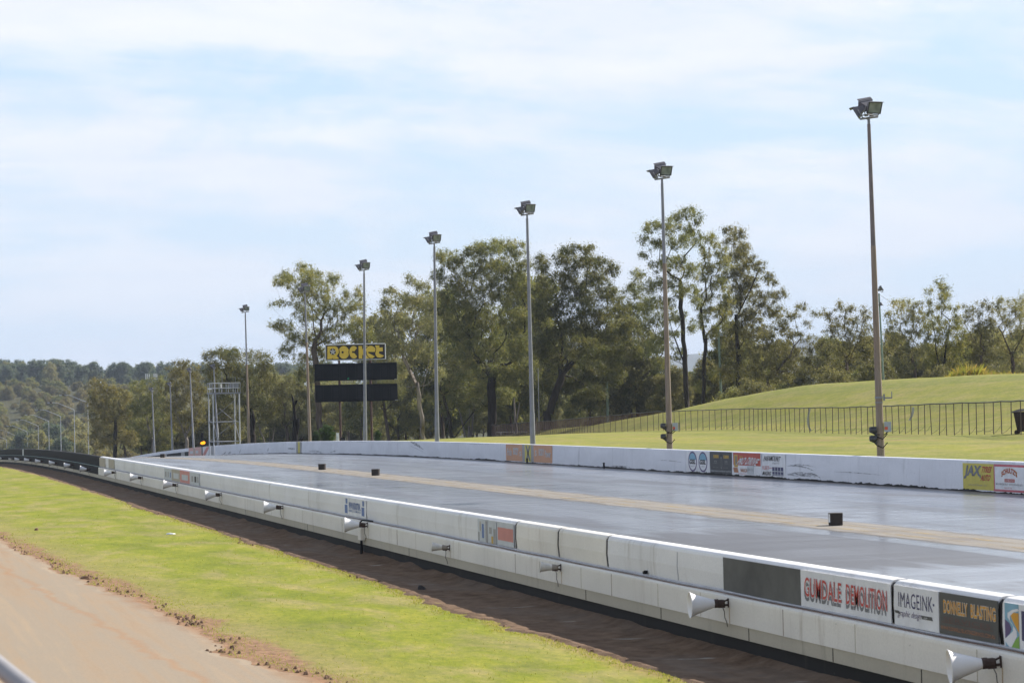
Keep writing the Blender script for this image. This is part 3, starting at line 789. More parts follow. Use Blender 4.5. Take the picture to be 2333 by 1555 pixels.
HORNS = [  # attach px, attach py (photo), big?, description
    (2281, 1506, 1, 'large white horn speaker on the wall below the white board with the curling road emblem'),
    (1660, 1372, 1, 'large white horn speaker on the wall below the blank dark grey panel'),
    (1278, 1292, 0, 'small aged white horn speaker below the joint between two bare cream panels'),
    (1025, 1247, 0, 'small dull horn speaker on the wall just left of the faded red square board'),
    (838, 1193, 1, 'white horn speaker above a small cream junction box and dark drop pipe'),
    (645, 1149, 1, 'white horn speaker on the plain wall stretch left of the blue lettered board'),
    (505, 1119, 1, 'white horn speaker right of the row of four small faded adverts'),
    (405, 1103, 1, 'white horn speaker just under the row of small faded adverts'),
    (325, 1086, 1, 'white horn speaker on the white wall left of the small faded adverts'),
    (264, 1073, 1, 'white horn speaker below the tan panel where the white wall begins'),
    (206, 1069, 1, 'white horn speaker nearest to the white wall among those on the black stretch'),
    (168, 1058, 1, 'white horn speaker on the black wall, second out from the white stretch'),
    (132, 1054, 1, 'white horn speaker on the black wall, third out from the white stretch'),
    (99, 1050, 1, 'white horn speaker on the black wall, fourth out from the white stretch'),
    (73, 1047, 1, 'white horn speaker on the black wall just right of the pale upright strip'),
    (50, 1046, 1, 'white horn speaker on the black wall just left of the pale upright strip'),
    (30, 1045, 0, 'small dull horn speaker on the far black wall, second from the left edge'),
    (9, 1044, 1, 'white horn speaker on the black wall at the left edge of the view'),
]
rh = random.Random(8)
protos = {}
for i, (px, py, big, lab) in enumerate(HORNS):
    p = on_wall(px, py, LNO); s = float(p[1]); zz = float(p[2])
    zz = min(max(zz, P(s)+.2), P(s)+.42)
    if big in protos:
        r = copy_tree(protos[big])
    else:
        r = empty('horn_speaker', (0, 0, 0)); horn_parts(r, bool(big)); protos[big] = r
    r.location = (LNO, s, zz); r.scale = (.95, .92, .92)
    yaw = PI - math.radians(15+rh.uniform(-6, 6)+(6 if i == 0 else 0))
    r.rotation_euler = (0, math.radians(rh.uniform(-7, 5)), yaw)
    tag(r, lab, 'horn speaker', 'horn speakers along the near wall')
    if i < 9:
        zr = zz-.06; mb = MB(); extrude(mb, [(LNO+.0005, .125), (LNO-.0025, .125), (LNO-.0025, zr-P(s)), (LNO+.0005, zr-P(s))], [s-.03, s-.012]); par(mb.build('rust_run', paint('rust_run', (.42, .29, .17))), near)
        mb = MB()
        q = [(.09, .0, -.05), (.07, .03, -.12), (.075, .06, -.2), (.04, .02, -.28), (.03, -.02, -.34)]
        mb.tube(q, .006, 5); mb.build('cable', M['dark_metal'], r)

# ------------------------------------------------------------------ far wall
far = empty('track_barrier', (LF, 60, 0))
tag(far, 'long white concrete wall beyond the strip with sponsor boards and tyre scuffs', 'wall')
fS = lambda px, py: s_of(px, py, LF)
sFB = fS(430, 1032)
FWP = [(LF, -.12), (LF, .06), (LF+.03, .96), (LF+.045, .99), (LF+.08, 1.0), (LF+.24, 1.0), (LF+.28, .97), (LF+.32, -.12)][::-1]
for a, b, m in ((8, fS(1561, 1052), 'far_wall'), (fS(1561, 1052), sFB, 'far_wall'), (sFB, 420, 'far_wall')):
    mb = MB(); extrude(mb, FWP, srange(a+.012, b-.012, 4)); par(mb.build('barrier_panel', M[m]), far)
def ff(L0, z): return L0+.03*(z-.06)/.9
# ragged tar line at the foot
mb = MB(); vs = []; fs = []; s = 40.0; i = 0; rt = random.Random(2)
hh = .05
while s < 230:
    hh = min(.08, max(.024, hh+rt.gauss(0, .01)))
    h_ = hh*(1 if s < 140 else .8)
    vs += [(LF-.012, s, P(s)-.02), (LF-.012, s, P(s)+h_+rt.choice([0, 0, .01, .02, .045])*rt.random()), (LF+.004, s, P(s)+h_)]
    if i: fs += [(3*i-3, 3*i-2, 3*i+1, 3*i), (3*i-2, 3*i-1, 3*i+2, 3*i+1)]
    s += .09 if s < 110 else .3; i += 1
mb.add(vs, fs); par(mb.build('tar_line', M['tar']), far)
FF = LF+.004
def fad(x0, x1, y, z0, z1, m, label=None, name='advert', proud=.008, dy=.05, skew=0):
    return flat(far, name, FF, fS(x0, y), fS(x1, y+(x1-x0)*dy), z0, z1, Q[m] if isinstance(m, str) else m, proud, label, skew)
def ftx(t, x0, x1, y, z0, z1, m, bold=0., shear=0., arch=0., proud=.016, dy=.05):
    return letters(far, t, FF, fS(x0, y), fS(x1, y+(x1-x0)*dy), z0, z1, Q[m], proud, bold, shear, arch)
# twin oval plates
fad(1563, 1617, 1055, .06, .96, 'white', 'white panel with two blue and black oval emblems')
def oval(x, y, zc, rx, rz, m, proud, part=1.0):
    s0 = fS(x, y); n = 28; vs = []
    for k in range(n):
        a = 2*PI*k/n; u, v = math.cos(a), math.sin(a)
        v = max(v, part) if part < 1 else v
        vs.append((FF-proud, s0-rx*u, zc+rz*v))
    return par(obj_from('emblem', vs, [tuple(range(n))], Q[m] if isinstance(m, str) else m), board_at(far, s0))
for x in (1578.5, 1602):
    y = 1057; s0 = fS(x, y)
    oval(x, y, .52, .50, .43, 'purple', .012); oval(x, y, .52, .42, .36, 'white', .014)
    oval(x, y, .52, .42, .36, 'sky', .016, .22)
    letters(far, 'GSL', FF, s0+.36, s0-.36, .41, .62, Q['black'], .019, .05, .08)
    letters(far, 'PUMPING', FF, s0+.25, s0-.25, .31, .345, Q['grey'], .018, .01)
# poster
fad(1618, 1667, 1057, .05, .97, 'poster', 'dark poster with yellow figures and a small hooded figure outline')
ftx('10000', 1626, 1638, 1046, .70, .85, 'amber', .05); ftx('10000', 1649, 1661, 1047, .70, .85, 'amber', .05)
for a in ((1628, 1634), (1652, 1658)):
    ftx('BTB', a[0], a[1], 1056, .54, .61, 'grey'); ftx('OPEN', a[0]-1, a[1]+1, 1060, .48, .51, 'grey')
ftx('specials', 1625, 1637, 1068, .30, .34, 'grey'); ftx('tyre sale', 1647, 1659, 1069, .30, .34, 'grey')
ftx('Gateskate Convention Auto Body and Tuning Works', 1620, 1666, 1076, .135, .215, 'palegrey', .01)
oval(1643.5, 1056, .52, .10, .24, 'grey', .012); oval(1643.5, 1056, .52, .085, .21, 'poster', .014); oval(1643.5, 1048, .83, .08, .06, 'black', .016)
# red driving board
fad(1669, 1735, 1058, .05, .97, 'white', 'red and white driving school board with slanted white lettering')
fad(1671, 1733, 1045, .46, .965, 'brickred', None, 'lettering', .012)
fad(1673, 1681, 1048, .38, .88, 'amber', None, 'lettering', .014); fad(1676, 1679, 1050, .46, .82, 'shadow', None, 'lettering', .016)
ftx('learn', 1685, 1693, 1040, .76, .86, 'amber', .02)
ftx('PRO DRIVE', 1681.5, 1726, 1052, .43, .72, 'shadow', .03, .5, .06, .018); ftx('PRO DRIVE', 1682, 1727, 1052, .45, .74, 'white', .02, .5, .06, .021)
ftx('NASCAR', 1688, 1706, 1072, .19, .34, 'rustorange', .03); fad(1672, 1682, 1072, .16, .36, 'rustorange', None, 'lettering', .014, skew=.05)
fad(1703, 1718, 1072, .12, .47, 'palegrey', None, 'lettering', .020); ftx('1294 1551', 1704, 1717, 1072, .25, .36, 'shadow', 0, 0, 0, .025)
ftx('driving experience', 1682, 1701, 1078, .10, .15, 'pinkred')
# lettering painted straight onto the wall
fad(1737, 1790, 1062, .06, .965, 'white', 'white panel with hand painted sponsor names and a small blue grid')
ftx('PARAMOUNT', 1741, 1778, 1048, .66, .87, 'black', .015, .15, .03); ftx('signs', 1760, 1776, 1055, .57, .64, 'grey', 0, .1)
ftx('FLEET', 1732+6, 1753, 1066, .34, .48, 'red', .0); fad(1752, 1760, 1068, .40, .42, 'pinkred', None, 'lettering', .012)
ftx('iMAGiNG', 1738, 1757, 1079, .12, .28, 'black', .02, .1)
fad(1760, 1785, 1075, .13, .46, 'navy', None, 'lettering', .012)
for x in (1765.5, 1772, 1778.5): fad(x, x+1.0, 1075, .14, .45, 'palegrey', None, 'lettering', .016)
fad(1760, 1785, 1077, .28, .31, 'palegrey', None, 'lettering', .016); fad(1760, 1785, 1077, .16, .18, 'palegrey', None, 'lettering', .016)
# tyre shop board and smash repair board at the right edge
fad(2194, 2264, 1080, .07, .90, 'yellow', 'yellow tyre shop board with grey and red lettering')
ftx('JAX', 2198, 2235, 1075, .40, .84, 'shadow', .05, .15); ftx('TYRES', 2237, 2259, 1070, .62, .82, 'brickred', .035, .12)
ftx('&', 2232, 2236, 1085, .44, .56, 'shadow', .03); ftx('AUTO', 2236, 2257, 1090, .36, .56, 'brickred', .035, .12)
ftx('Servicing & Drive away Tyres', 2208, 2249, 1106, .17, .26, 'tan', .0, .15)
fad(2264.5, 2352, 1082, .06, .90, 'white', 'white board edged in red with an arched red name')
fad(2264.5, 2352, 1065, .83, .90, 'pinkred', None, 'lettering', .012); fad(2264.5, 2352, 1120, .06, .125, 'pinkred', None, 'lettering', .012)
fad(2264.5, 2266.5, 1082, .125, .83, 'pinkred', None, 'lettering', .012)
ftx("SCHULTZ'S", 2282, 2318, 1080, .50, .68, 'amber', .05, 0, .13, .014); ftx("SCHULTZ'S", 2282.5, 2317.5, 1080, .51, .67, 'brickred', .03, 0, .13, .017)
fad(2289, 2312, 1093, .36, .46, 'brickred', None, 'lettering', .012); ftx('COMPOSITES', 2290.5, 2310.5, 1093, .385, .435, 'white', .0)
ftx('MAX WINTERS Ph.27  NORTH IPSWICH QLD', 2270, 2330, 1102, .255, .32, 'grey', .01); ftx('Spray & Fab', 2289, 2306, 1112, .15, .21, 'pinkred', .0)
# orange boards with the yellow crossed panel
fad(1153, 1190, 1035, .07, .97, 'paleorange', 'faded orange board left of the yellow crossed panel')
fad(1216, 1258, 1038, .07, .97, 'paleorange', 'faded orange board right of the yellow crossed panel')
ftx('Pride', 1156, 1166, 1033, .35, .75, 'palegrey', .02); ftx('BODY', 1170, 1182, 1034, .40, .8, 'palegrey', .04); ftx('S', 1184, 1188, 1036, .35, .6, 'palegrey', .02)
ftx('S', 1219, 1223, 1036, .4, .7, 'palegrey', .02); ftx('BODY', 1228, 1240, 1037, .42, .8, 'palegrey', .04); ftx('Power', 1242, 1255, 1038, .35, .72, 'palegrey', .02)
fad(1190, 1216, 1036, .06, .98, 'grey', 'grey panel with a yellow stripe and dark cross')
fad(1196, 1210, 1036, .06, .98, 'yellow', None, 'lettering', .012)
for sg in (1, -1):
    sA, sB = fS(1198, 1036), fS(1209, 1036); n_ = 2
    vs = [(FF-.017, sA, .52+sg*.4), (FF-.017, sA-.25, .52+sg*.4), (FF-.017, sB, .52-sg*.4), (FF-.017, sB+.25, .52-sg*.4)]
    par(obj_from('lettering', vs, [(0, 1, 2, 3)] if sg > 0 else [(3, 2, 1, 0)], Q['shadow']), board_at(far, .5*(sA+sB)))
fad(675, 687, 1024, .05, .985, 'grey', 'grey panel with a thin yellow centre stripe'); fad(679, 683.5, 1024, .05, .985, 'yellow', None, 'lettering', .014)
# red and white slanted bars at the turn, then the black stretch
fad(430, 459, 1034, .04, .99, 'pink', 'faded pink panel'); fad(441, 444, 1034, .04, .985, 'tan', None, 'lettering', .014)
fad(433, 440, 1036, .35, .65, 'palegrey', None, 'lettering', .014); fad(446, 452, 1036, .35, .65, 'palegrey', None, 'lettering', .014)
fad(459, 481, 1032, .04, .99, 'white', 'white panel with slanted red bars'); fad(466, 473, 1032, .06, .98, 'faded', None, 'lettering', .014, skew=-1.6)
fad(481, 487, 1030, .04, .99, 'grey', 'narrow grey panel')
mb = MB(); mb.box((0, 0, 0), (.01, .01, .01))
fad(200, 429.5, 1050, -.05, .62, M['black_wall'], 'black painted lower band', 'painted_band', .006, -.08)
for x in (372, 413): fad(x, x+8, 1040, -.05, .64, 'grey', 'grey patch', 'painted_patch', .016, -.08)
# tyre scuffs
def scuff(x0, x1, y, z0, z1, bend=0.0, thick=.1):
    sA, sB = fS(x0, y), fS(x1, y); n = 14; vs = []; fs = []
    for i in range(n+1):
        u = i/n; w = thick*math.sin(PI*min(1, u*1.05+.03))**.7; zc = z0+(z1-z0)*u+bend*math.sin(PI*u); s = sA+(sB-sA)*u
        vs += [(ff(LF, zc)-.014, s, zc+w/2+P(s)), (ff(LF, zc)-.014, s, zc-w/2+P(s))]
        if i: fs.append((2*i-2, 2*i, 2*i+1, 2*i-1))
    par(obj_from('tyre_scuff', vs, fs, M['scuff']), far)
scuff(1792, 1870, 1082, .52, .28, .12, .05); scuff(1795, 1866, 1090, .2, .16, .06, .16); scuff(1800, 1872, 1075, .56, .46, .08, .03); scuff(1840, 1874, 1092, .3, .1, .05, .06)
scuff(934, 968, 1022, .98, .42, .05, .2); scuff(934, 972, 1028, .7, .2, .04, .03); scuff(704, 738, 1040, .22, .1, .05, .09); scuff(752, 772, 1038, .12, .34, 0, .06)
scuff(655, 674, 1028, .45, .4, 0, .15); scuff(520, 527, 1038, .1, .3, .0, .25); scuff(545, 550, 1036, .08, .55, 0, .2); scuff(609, 613, 1036, .2, .55, 0, .2); scuff(590, 600, 1036, .42, .42, 0, .02)
scuff(1394, 1440, 1068, .12, .1, 0, .09); scuff(1500, 1560, 1050, .5, .44, .03, .03); scuff(1640, 1760, 1045, .9, .93, 0, .015); scuff(1900, 2020, 1085, .4, .36, .02, .025)
scuff(810, 850, 1009, .93, .95, 0, .03); scuff(1060, 1130, 1012, .9, .93, 0, .02)
# two little posts standing at the foot of the far wall
for x, y, l in ((1376, 1066, 'thin dark stub post at the foot of the far wall right of the orange boards'), (1201, 1054, 'thin dark stub post in front of the yellow crossed panel')):
    p = on_wall(x, y, LF-.25)
    mb = MB(); mb.box((0, 0, .12), (.07, .07, .26)); mb.box((0, 0, .26), (.09, .09, .03))
    tag(mb.build('stub_post', M['black'], None, (LF-.25, p[1], 0)), l, 'post')

# ------------------------------------------------------------------ timing blocks on the centre strip
for x, y, lab in ((1904, 1198, 'dark foam timing block nearest on the centre strip, with a white edge'), (856, 1083, 'dark foam timing block on the centre strip, the right one of the close pair'),
                  (734, 1071, 'dark foam timing block on the centre strip, the left one of the close pair'), (371, 1047, 'small brown foam timing block far down the centre strip')):
    p = on_wall(x, y, 22.2); s = float(p[1])
    t = empty('timing_block', (22.2, s, P(s)+.012), math.radians(-24))
    mb = MB(); mb.box((0, 0, .145), (.345, .3, .29), 0, None, .97); o = mb.build('block_body', M['foam'], t)
    bv = o.modifiers.new('bevel', 'BEVEL'); bv.width = .012; bv.segments = 2
    if x > 1800:
        mb = MB(); mb.box((-.15, -.152, .17), (.036, .012, .2)); mb.build('reflector', M['white'], t)
    tag(t, lab, 'timing block', 'timing blocks on the centre strip')

# ------------------------------------------------------------------ floodlight poles
def lamp_meshes():
    mb = MB()                                       # hull opening towards +X
    fr = [(-.31, -.25), (.31, -.25), (.31, .25), (-.31, .25)]; md = [(-.29, -.23), (.29, -.23), (.29, .23), (-.29, .23)]; bk = [(-.17, -.12), (.17, -.12), (.17, .15), (-.17, .15)]; b2 = [(-.12, -.08), (.12, -.08), (.12, .1), (-.12, .1)]
    vs = [(.14, y, z) for y, z in fr]+[(.06, y, z) for y, z in fr]+[(.06, y, z) for y, z in md]+[(-.17, y, z) for y, z in bk]+[(-.3, y, z) for y, z in b2]
    fs = []
    for r in range(4):
        for k in range(4): fs.append((r*4+k, (r+1)*4+k, (r+1)*4+(k+1) % 4, r*4+(k+1) % 4))
    fs.append((16, 19, 18, 17))
    mb.add(vs, fs)
    mb.add([(.14, -.31, .25), (.14, .31, .25), (.26, .31, .27), (.26, -.31, .27), (.14, -.31, .265), (.14, .31, .265), (.26, .31, .285), (.26, -.31, .285)], [(0, 1, 2, 3), (7, 6, 5, 4), (3, 2, 6, 7), (0, 3, 7, 4), (2, 1, 5, 6)])
    hull = mb
    g = MB(); g.add([(.125, -.27, -.21), (.125, .27, -.21), (.125, .27, .21), (.125, -.27, .21)], [(0, 1, 2, 3)])
    b = MB()
    for (y0, y1, z0, z1) in ((-.31, .31, .21, .25), (-.31, .31, -.25, -.21), (-.31, -.27, -.21, .21), (.27, .31, -.21, .21)):
        b.box((.135, (y0+y1)/2, (z0+z1)/2), (.02, y1-y0, z1-z0))
    y = MB()
    y.tube([(-.02, -.34, .02), (-.02, -.35, -.2), (-.02, -.3, -.34), (-.02, .3, -.34), (-.02, .35, -.2), (-.02, .34, .02)], .028, 6)
    y.box((-.02, 0, -.37), (.12, .14, .05))
    return hull, g, b, y
HULL, GL, BEZ, YOKE = lamp_meshes()
lampP = HULL.build('floodlight', [plain('lamp_housing', (.12, .115, .13), .5, .1)]); BEZ.build('bezel', M['dark_metal'], lampP); GL.build('lens', M['glass'], lampP); YOKE.build('yoke', M['steel'], lampP)
first = [True]
def put_lamp(root, loc, yaw, pitch, sc=1.0, tilt=0.0):
    o = lampP if first[0] else copy_tree(lampP)
    first[0] = False
    o.parent = root; o.location = loc; o.scale = (sc, sc, sc)
    o.rotation_euler = (tilt, pitch, yaw)
    return o
def ground_at(L, s): return hgt(L, s)
POLES = [  # base px at wall top, top of shaft px, brown below this px y, label
    (2007, 1037, 1979.5, 283, 560, 'tallest floodlight pole, brown, with a bracket arm and grey box low down'),
    (1526, 1022, 1508.5, 418, 600, 'second tallest floodlight pole, brown below and grey above, with an open lidded grey box'),
    (1214, 1012, 1201, 498, 5000, 'grey steel floodlight pole behind the yellow crossed panel of the far wall'),
    (996, 1005, 989.5, 562, 5000, 'grey steel floodlight pole between the scoreboard and the dark tall tree'),
    (832, 1004, 829.5, 622, 5000, 'grey steel floodlight pole standing in front of the scoreboard'),
    (706, 1005, 695, 672, 780, 'floodlight pole just left of the scoreboard, brown below and grey above'),
    (567, 1008, 559, 716, 830, 'floodlight pole beside the scaffold tower, brown below and grey above'),
]
pole_objs = []
for i, (bx, by, tx, ty, yb, lab) in enumerate(POLES):
    B = on_wall(bx, by, LP); T = on_wall(tx, ty, LP)
    gz = ground_at(LP, B[1])-.15
    d = (T-B)/(T[2]-B[2]); B0 = B+d*(gz-B[2])
    H = T[2]-gz
    r = empty('floodlight_pole', B0)
    ax = Vector(d); loc = lambda h: tuple(ax*h)
    R0, R1 = (.145, .068) if i < 2 else (.135, .07)
    rad = lambda h: R0+(R1-R0)*h/H
    hb = float(on_wall(bx+(tx-bx)*(by-yb)/(by-ty), yb, LP)[2]-gz) if yb < 4000 else 0
    if hb > 0:
        mb = MB(); mb.tube([loc(h) for h in np.linspace(0, hb, 6)], [rad(h) for h in np.linspace(0, hb, 6)], 14); mb.build('lower_shaft', M['pole_brown'], r)
        mb = MB(); mb.tube([loc(h) for h in np.linspace(hb, H, 6)], [rad(h)*.93 for h in np.linspace(hb, H, 6)], 14); mb.build('upper_shaft', M['steel'] if i else plain('pole_brown_grey', (.17, .14, .135), .7, .05), r)
    else:
        hj = .16*H
        mb = MB(); mb.tube([loc(h) for h in (0, hj)], [rad(0)*1.12, rad(hj)*1.1], 14); mb.build('lower_shaft', M['steel'], r)
        mb = MB(); mb.tube([loc(h) for h in np.linspace(hj, H, 6)], [rad(h) for h in np.linspace(hj, H, 6)], 14); mb.build('upper_shaft', M['steel'], r)
    # head: spigot, crossbar and three lamps
    yawc = -TH+PI/2                                  # rotation that makes local +X point along the view
    top = Vector(loc(H))
    mb = MB(); mb.tube([top-Vector((0, 0, .05)), top+Vector((0, 0, .22))], .05, 10)
    br = Vector((math.cos(-TH), math.sin(-TH), 0)); dp = Vector((math.sin(TH), math.cos(TH), 0))
    a = top+Vector((0, 0, .23))-br*.34-dp*.18-Vector((0, 0, .06)); b = top+Vector((0, 0, .23))+br*.36+dp*.18+Vector((0, 0, .06))
    mb.tube([a, b], .04, 6); mb.tube([top+Vector((0, 0, .23))-dp*.2, top+Vector((0, 0, .23))+dp*.32], .035, 6)
    mb.build('crossbar', M['steel'], r)
    k = 1.0 if i < 6 else .85
    put_lamp(r, tuple(top+br*.15-dp*.18+Vector((0, 0, .6))), -TH-PI/2+math.radians(20), math.radians(24), .9*k)
    put_lamp(r, tuple(top-br*.36+dp*.08+Vector((0, 0, .48))), -TH+PI-math.radians(14), math.radians(30), .85*k)
    put_lamp(r, tuple(top-br*.02+dp*.3+Vector((0, 0, .68))), -TH+math.radians(205)-PI*.5, math.radians(-28), .9*k, math.radians(-12))
    if i < 2:                                        # lights and boxes low on the two nearest poles
        zoff = {0: (1008, 970, 905), 1: (1000, 972, 0)}[i]
        def hh_(py): return float(on_wall(bx+(tx-bx)*(by-py)/(by-ty), py, LP)[2]-gz)
        for py in ((978, 998) if i == 0 else (969, 993)):
            h = hh_(py); c = Vector(loc(h))-br*(rad(h)+.13)-dp*.12
            mb = MB(); mb.tube([c-br*.14, c-br*.08, c+br*.1], [.085, .115, .115], 12); mb.box(c+Vector((0, 0, .09)), (.2, .2, .02))
            mb.add([tuple(c+br*.13+Vector((0, 0, -.02))), tuple(c+br*.13+Vector((0, 0, -.22))), tuple(c-br*.1+Vector((0, 0, -.1))), tuple(c-br*.05+Vector((0, 0, -.1))+dp*.04)], [(0, 1, 2), (0, 3, 1), (1, 3, 2), (0, 2, 3)])
            mb.build('spot_lamp', M['dark_metal'], r)
            mb = MB(); mb.tube([c-Vector((0, 0, .1)), c+br*.12-Vector((0, 0, .25)), c+br*.32-Vector((0, 0, .34))-dp*.12, c+br*.5-Vector((0, 0, .15))-dp*.05], .018, 6); mb.build('cable', M['black'], r)
        h = hh_(972); c = Vector(loc(h))+br*(rad(h)+.14)-dp*.04
        rz = Matrix.Rotation(-TH-.12, 3, 'Z')
        mb = MB(); mb.box(c, (.25, .22, .36), 0, rz); bx_ = mb.build('control_box', M['grey_box'], r)
        mb = MB(); mb.box(c-Vector((rz @ Vector((.06, .115, .05)))), (.11, .012, .11), 0, rz); mb.build('red_label', M['orange_red'], bx_)
        mb = MB(); mb.tube([c-Vector((0, 0, .18)), c-br*.12-Vector((0, 0, .28)), c-br*.4-Vector((0, 0, .27))-dp*.13], .018, 6); mb.build('cable', M['black'], r)
        if i == 1:
            mb = MB(); mb.box(c+Vector((rz @ Vector((.17, 0, -.02)))), (.03, .2, .4), 0, rz); mb.build('box_lid', M['dark_metal'], bx_)
        if i == 0:
            h = hh_(905); c = Vector(loc(h))
            mb = MB(); mb.tube([c-Vector((0, 0, .035)), c+Vector((0, 0, .035))], rad(h)+.02, 14); mb.tube([c-Vector((0, 0, .2)), c-Vector((0, 0, .16))], rad(h)+.012, 14)
            mb.box(c+br*(rad(h)+.06), (.06, .06, .24), 0, rz); mb.box(c+br*(rad(h)+.2)-Vector((0, 0, .02)), (.3, .05, .05), 0, rz); mb.box(c+br*(rad(h)+.34)+Vector((0, 0, .08)), (.03, .05, .24), 0, rz)
            mb.build('bracket_arm', M['steel'], r)
    tag(r, lab, 'floodlight pole', 'floodlight poles behind the far wall'); pole_objs.append(r)

# smaller floodlight poles beyond the tower
for bx, by, tx, ty, L, lab in ((352, 1030, 346.5, 890, 34.8, 'thin grey pole with one tilted lamp, leftmost of the four small ones'), (393, 1026, 387.5, 878, 34.8, 'thin grey pole with one tilted lamp, second from the left of the four small ones'),
                          (441, 1020, 433, 846, 34.8, 'thin grey pole with one tilted lamp, left of the amber beacon'), (497, 1012, 487, 838, 34.8, 'thin grey pole with one tilted lamp, seen through the scaffold tower')):
    B = on_wall(bx, by, L); T = on_wall(tx, ty, L); gz = ground_at(L, B[1])-.1
    d = (T-B)/(T[2]-B[2]); B0 = B+d*(gz-B[2]); H = T[2]-gz; ax = Vector(d)
    r = empty('small_light_pole', B0)
    mb = MB(); mb.tube([tuple(ax*h) for h in (0, H*.25, H*.26, H)], [.13, .12, .1, .065], 10); mb.build('shaft', M['steel'], r)
    put_lamp(r, tuple(ax*H+Vector((-.12, 0, .2))), -TH+PI-math.radians(8), math.radians(38), .95)
    tag(r, lab, 'light pole', 'small light poles beyond the scaffold tower')

# street lamps down the hill
SL = [(206, 1036, 200, 917), (171.5, 1031, 169, 933), (141, 1027, 138, 948), (114, 1026, 111, 959), (89, 1025, 87, 970), (63.5, 1024, 62, 983), (38, 1025, 36, 992), (15, 1026, 14.5, 1001)]
ords = ['nearest the orange tree', 'second in from the orange tree', 'third in from the orange tree', 'fourth in from the orange tree', 'fifth in from the orange tree', 'sixth in from the orange tree', 'second nearest the left edge', 'nearest the left edge']
slp = None
for i, (bx, by, tx, ty) in enumerate(SL):
    T = on_wall(tx, ty, 36.5); s = float(T[1]); gz = ground_at(36.5, s)
    H = float(T[2])-gz
    if slp is None:
        r = empty('street_lamp', (0, 0, 0)); slp = (r, H)
        mb = MB(); mb.tube([(0, 0, -.3), (0, 0, H*.2), (0, 0, H)], [.1, .085, .06], 8); mb.build('post', M['steel_light'], r)
        mb = MB(); mb.tube([(0, 0, H-.05), (-.25, 0, H+.12), (-3.05, 0, H+1.32), (-3.5, 0, H+1.4), (-4.1, 0, H+1.42)], [.06, .05, .045, .04, .035], 8); mb.build('arm', M['steel_light'], r)
        mb = MB(); mb.box((-4.3, 0, H+1.44), (.35, .2, .14)); hd = mb.build('lamp_head', M['rust'], r)
        mb = MB(); mb.box((-4.75, 0, H+1.42), (.6, .26, .18), 0, None, .7); mb.build('diffuser', M['steel_light'], hd)
    else: r = copy_tree(slp[0])
    r.location = (36.5, s, gz); r.rotation_euler = (0, 0, -TH); r.scale = (1, 1, H/slp[1])
    tag(r, 'slim street lamp with a long leftward arm, '+ords[i], 'street lamp', 'street lamps along the road down the hill')

# ------------------------------------------------------------------ things set up square to the view: local metres from photo pixels
class Frame:
    """a frame standing at depth z: local X to the right, local Y away, local Z up"""
    def __init__(s, px, py, z, name, yaw=0.0, ground=True):
        s.px, s.py, s.z = px, py, z
        b = at_depth(px, py, z)
        s.root = empty(name, b, -TH+yaw); s.k = z/FPX
    def xz(s, px, py):
        dx, dy = px-s.px, -(py-s.py)
        return ((dx*math.cos(ROLL)+dy*math.sin(ROLL))*s.k, (-dx*math.sin(ROLL)+dy*math.cos(ROLL))*s.k)
    def p(s, px, py, y=0.0):
        x, z = s.xz(px, py); return (x, y, z)

# scoreboard
f = Frame(812, 1008, 192, 'scoreboard'); R = f.root
tag(R, 'black double scoreboard on two brown posts under a yellow lettered sign', 'scoreboard')
for (x0, y0, x1, y1) in ((776, 1010, 771, 783), (847, 1009, 842, 783)):
    a, b = f.p(x0, y0, .18), f.p(x1, y1, .18)
    m = f.p(x1+(x0-x1)*.55, 915, .18)
    mb = MB(); mb.tube([(a[0], .18, a[2]-1.2), m, b], .105, 4); mb.build('support_post', plain('post_oxide', (.05, .022, .018), .8), R)
def board(x0, yl, yr, x1, h, name, mat, thick=.16):
    a, b = f.p(x0, yl), f.p(x1, yr)
    hh = h*f.k
    mb = MB(); vs = [(a[0], 0, a[2]-hh), (b[0], 0, b[2]-hh), (b[0], 0, b[2]), (a[0], 0, a[2])]
    vs += [(x, thick, z) for x, y, z in vs]
    mb.add(vs, [(0, 1, 2, 3), (7, 6, 5, 4), (0, 4, 5, 1), (1, 5, 6, 2), (2, 6, 7, 3), (3, 7, 4, 0)])
    return mb.build(name, mat, R), a, b, hh
for (x0, yl, yr, x1, h) in ((716, 829, 825, 903.5, 39), (717.5, 877, 873, 905, 39)):
    o, a, b, hh = board(x0, yl, yr, x1, h, 'display_panel', M['black_cloth'])
    nmod = 10
    for k in range(1, nmod):                        # digit modules show as faint upright seams
        x = a[0]+(b[0]-a[0])*k/nmod
        mb = MB(); mb.box((x, -.006, (a[2]+b[2])/2-hh/2), (.03, .012, hh*.96)); s_ = mb.build('module_seam', M['black'], o)
    for k in range(nmod):
        if k % 3 == 1: continue
        xa = a[0]+(b[0]-a[0])*(k+.2)/nmod; xb = a[0]+(b[0]-a[0])*(k+.8)/nmod; zc = (a[2]+b[2])/2-hh/2
        mb = MB(); mb.box(((xa+xb)/2, -.004, zc), (xb-xa, .008, hh*.7)); mb.build('digit_field', plain('digit_dark', (.007, .008, .012), .7, spec=.15), o)
    mb = MB(); mb.box((b[0]-.12, -.012, b[2]-hh+.05), (.22, .02, .035)); mb.build('maker_plate', M['steel_light'], o)
gl = f.p(793, 862, -.02)
mb = MB(); mb.box(gl, (.12, .02, .14))
k = N('green_light'); e = k.n('ShaderNodeEmission'); e.inputs[0].default_value = (.01, .25, .12, 1); e.inputs[1].default_value = .35; mb.build('green_digit', k.done(e.outputs[0]), R)
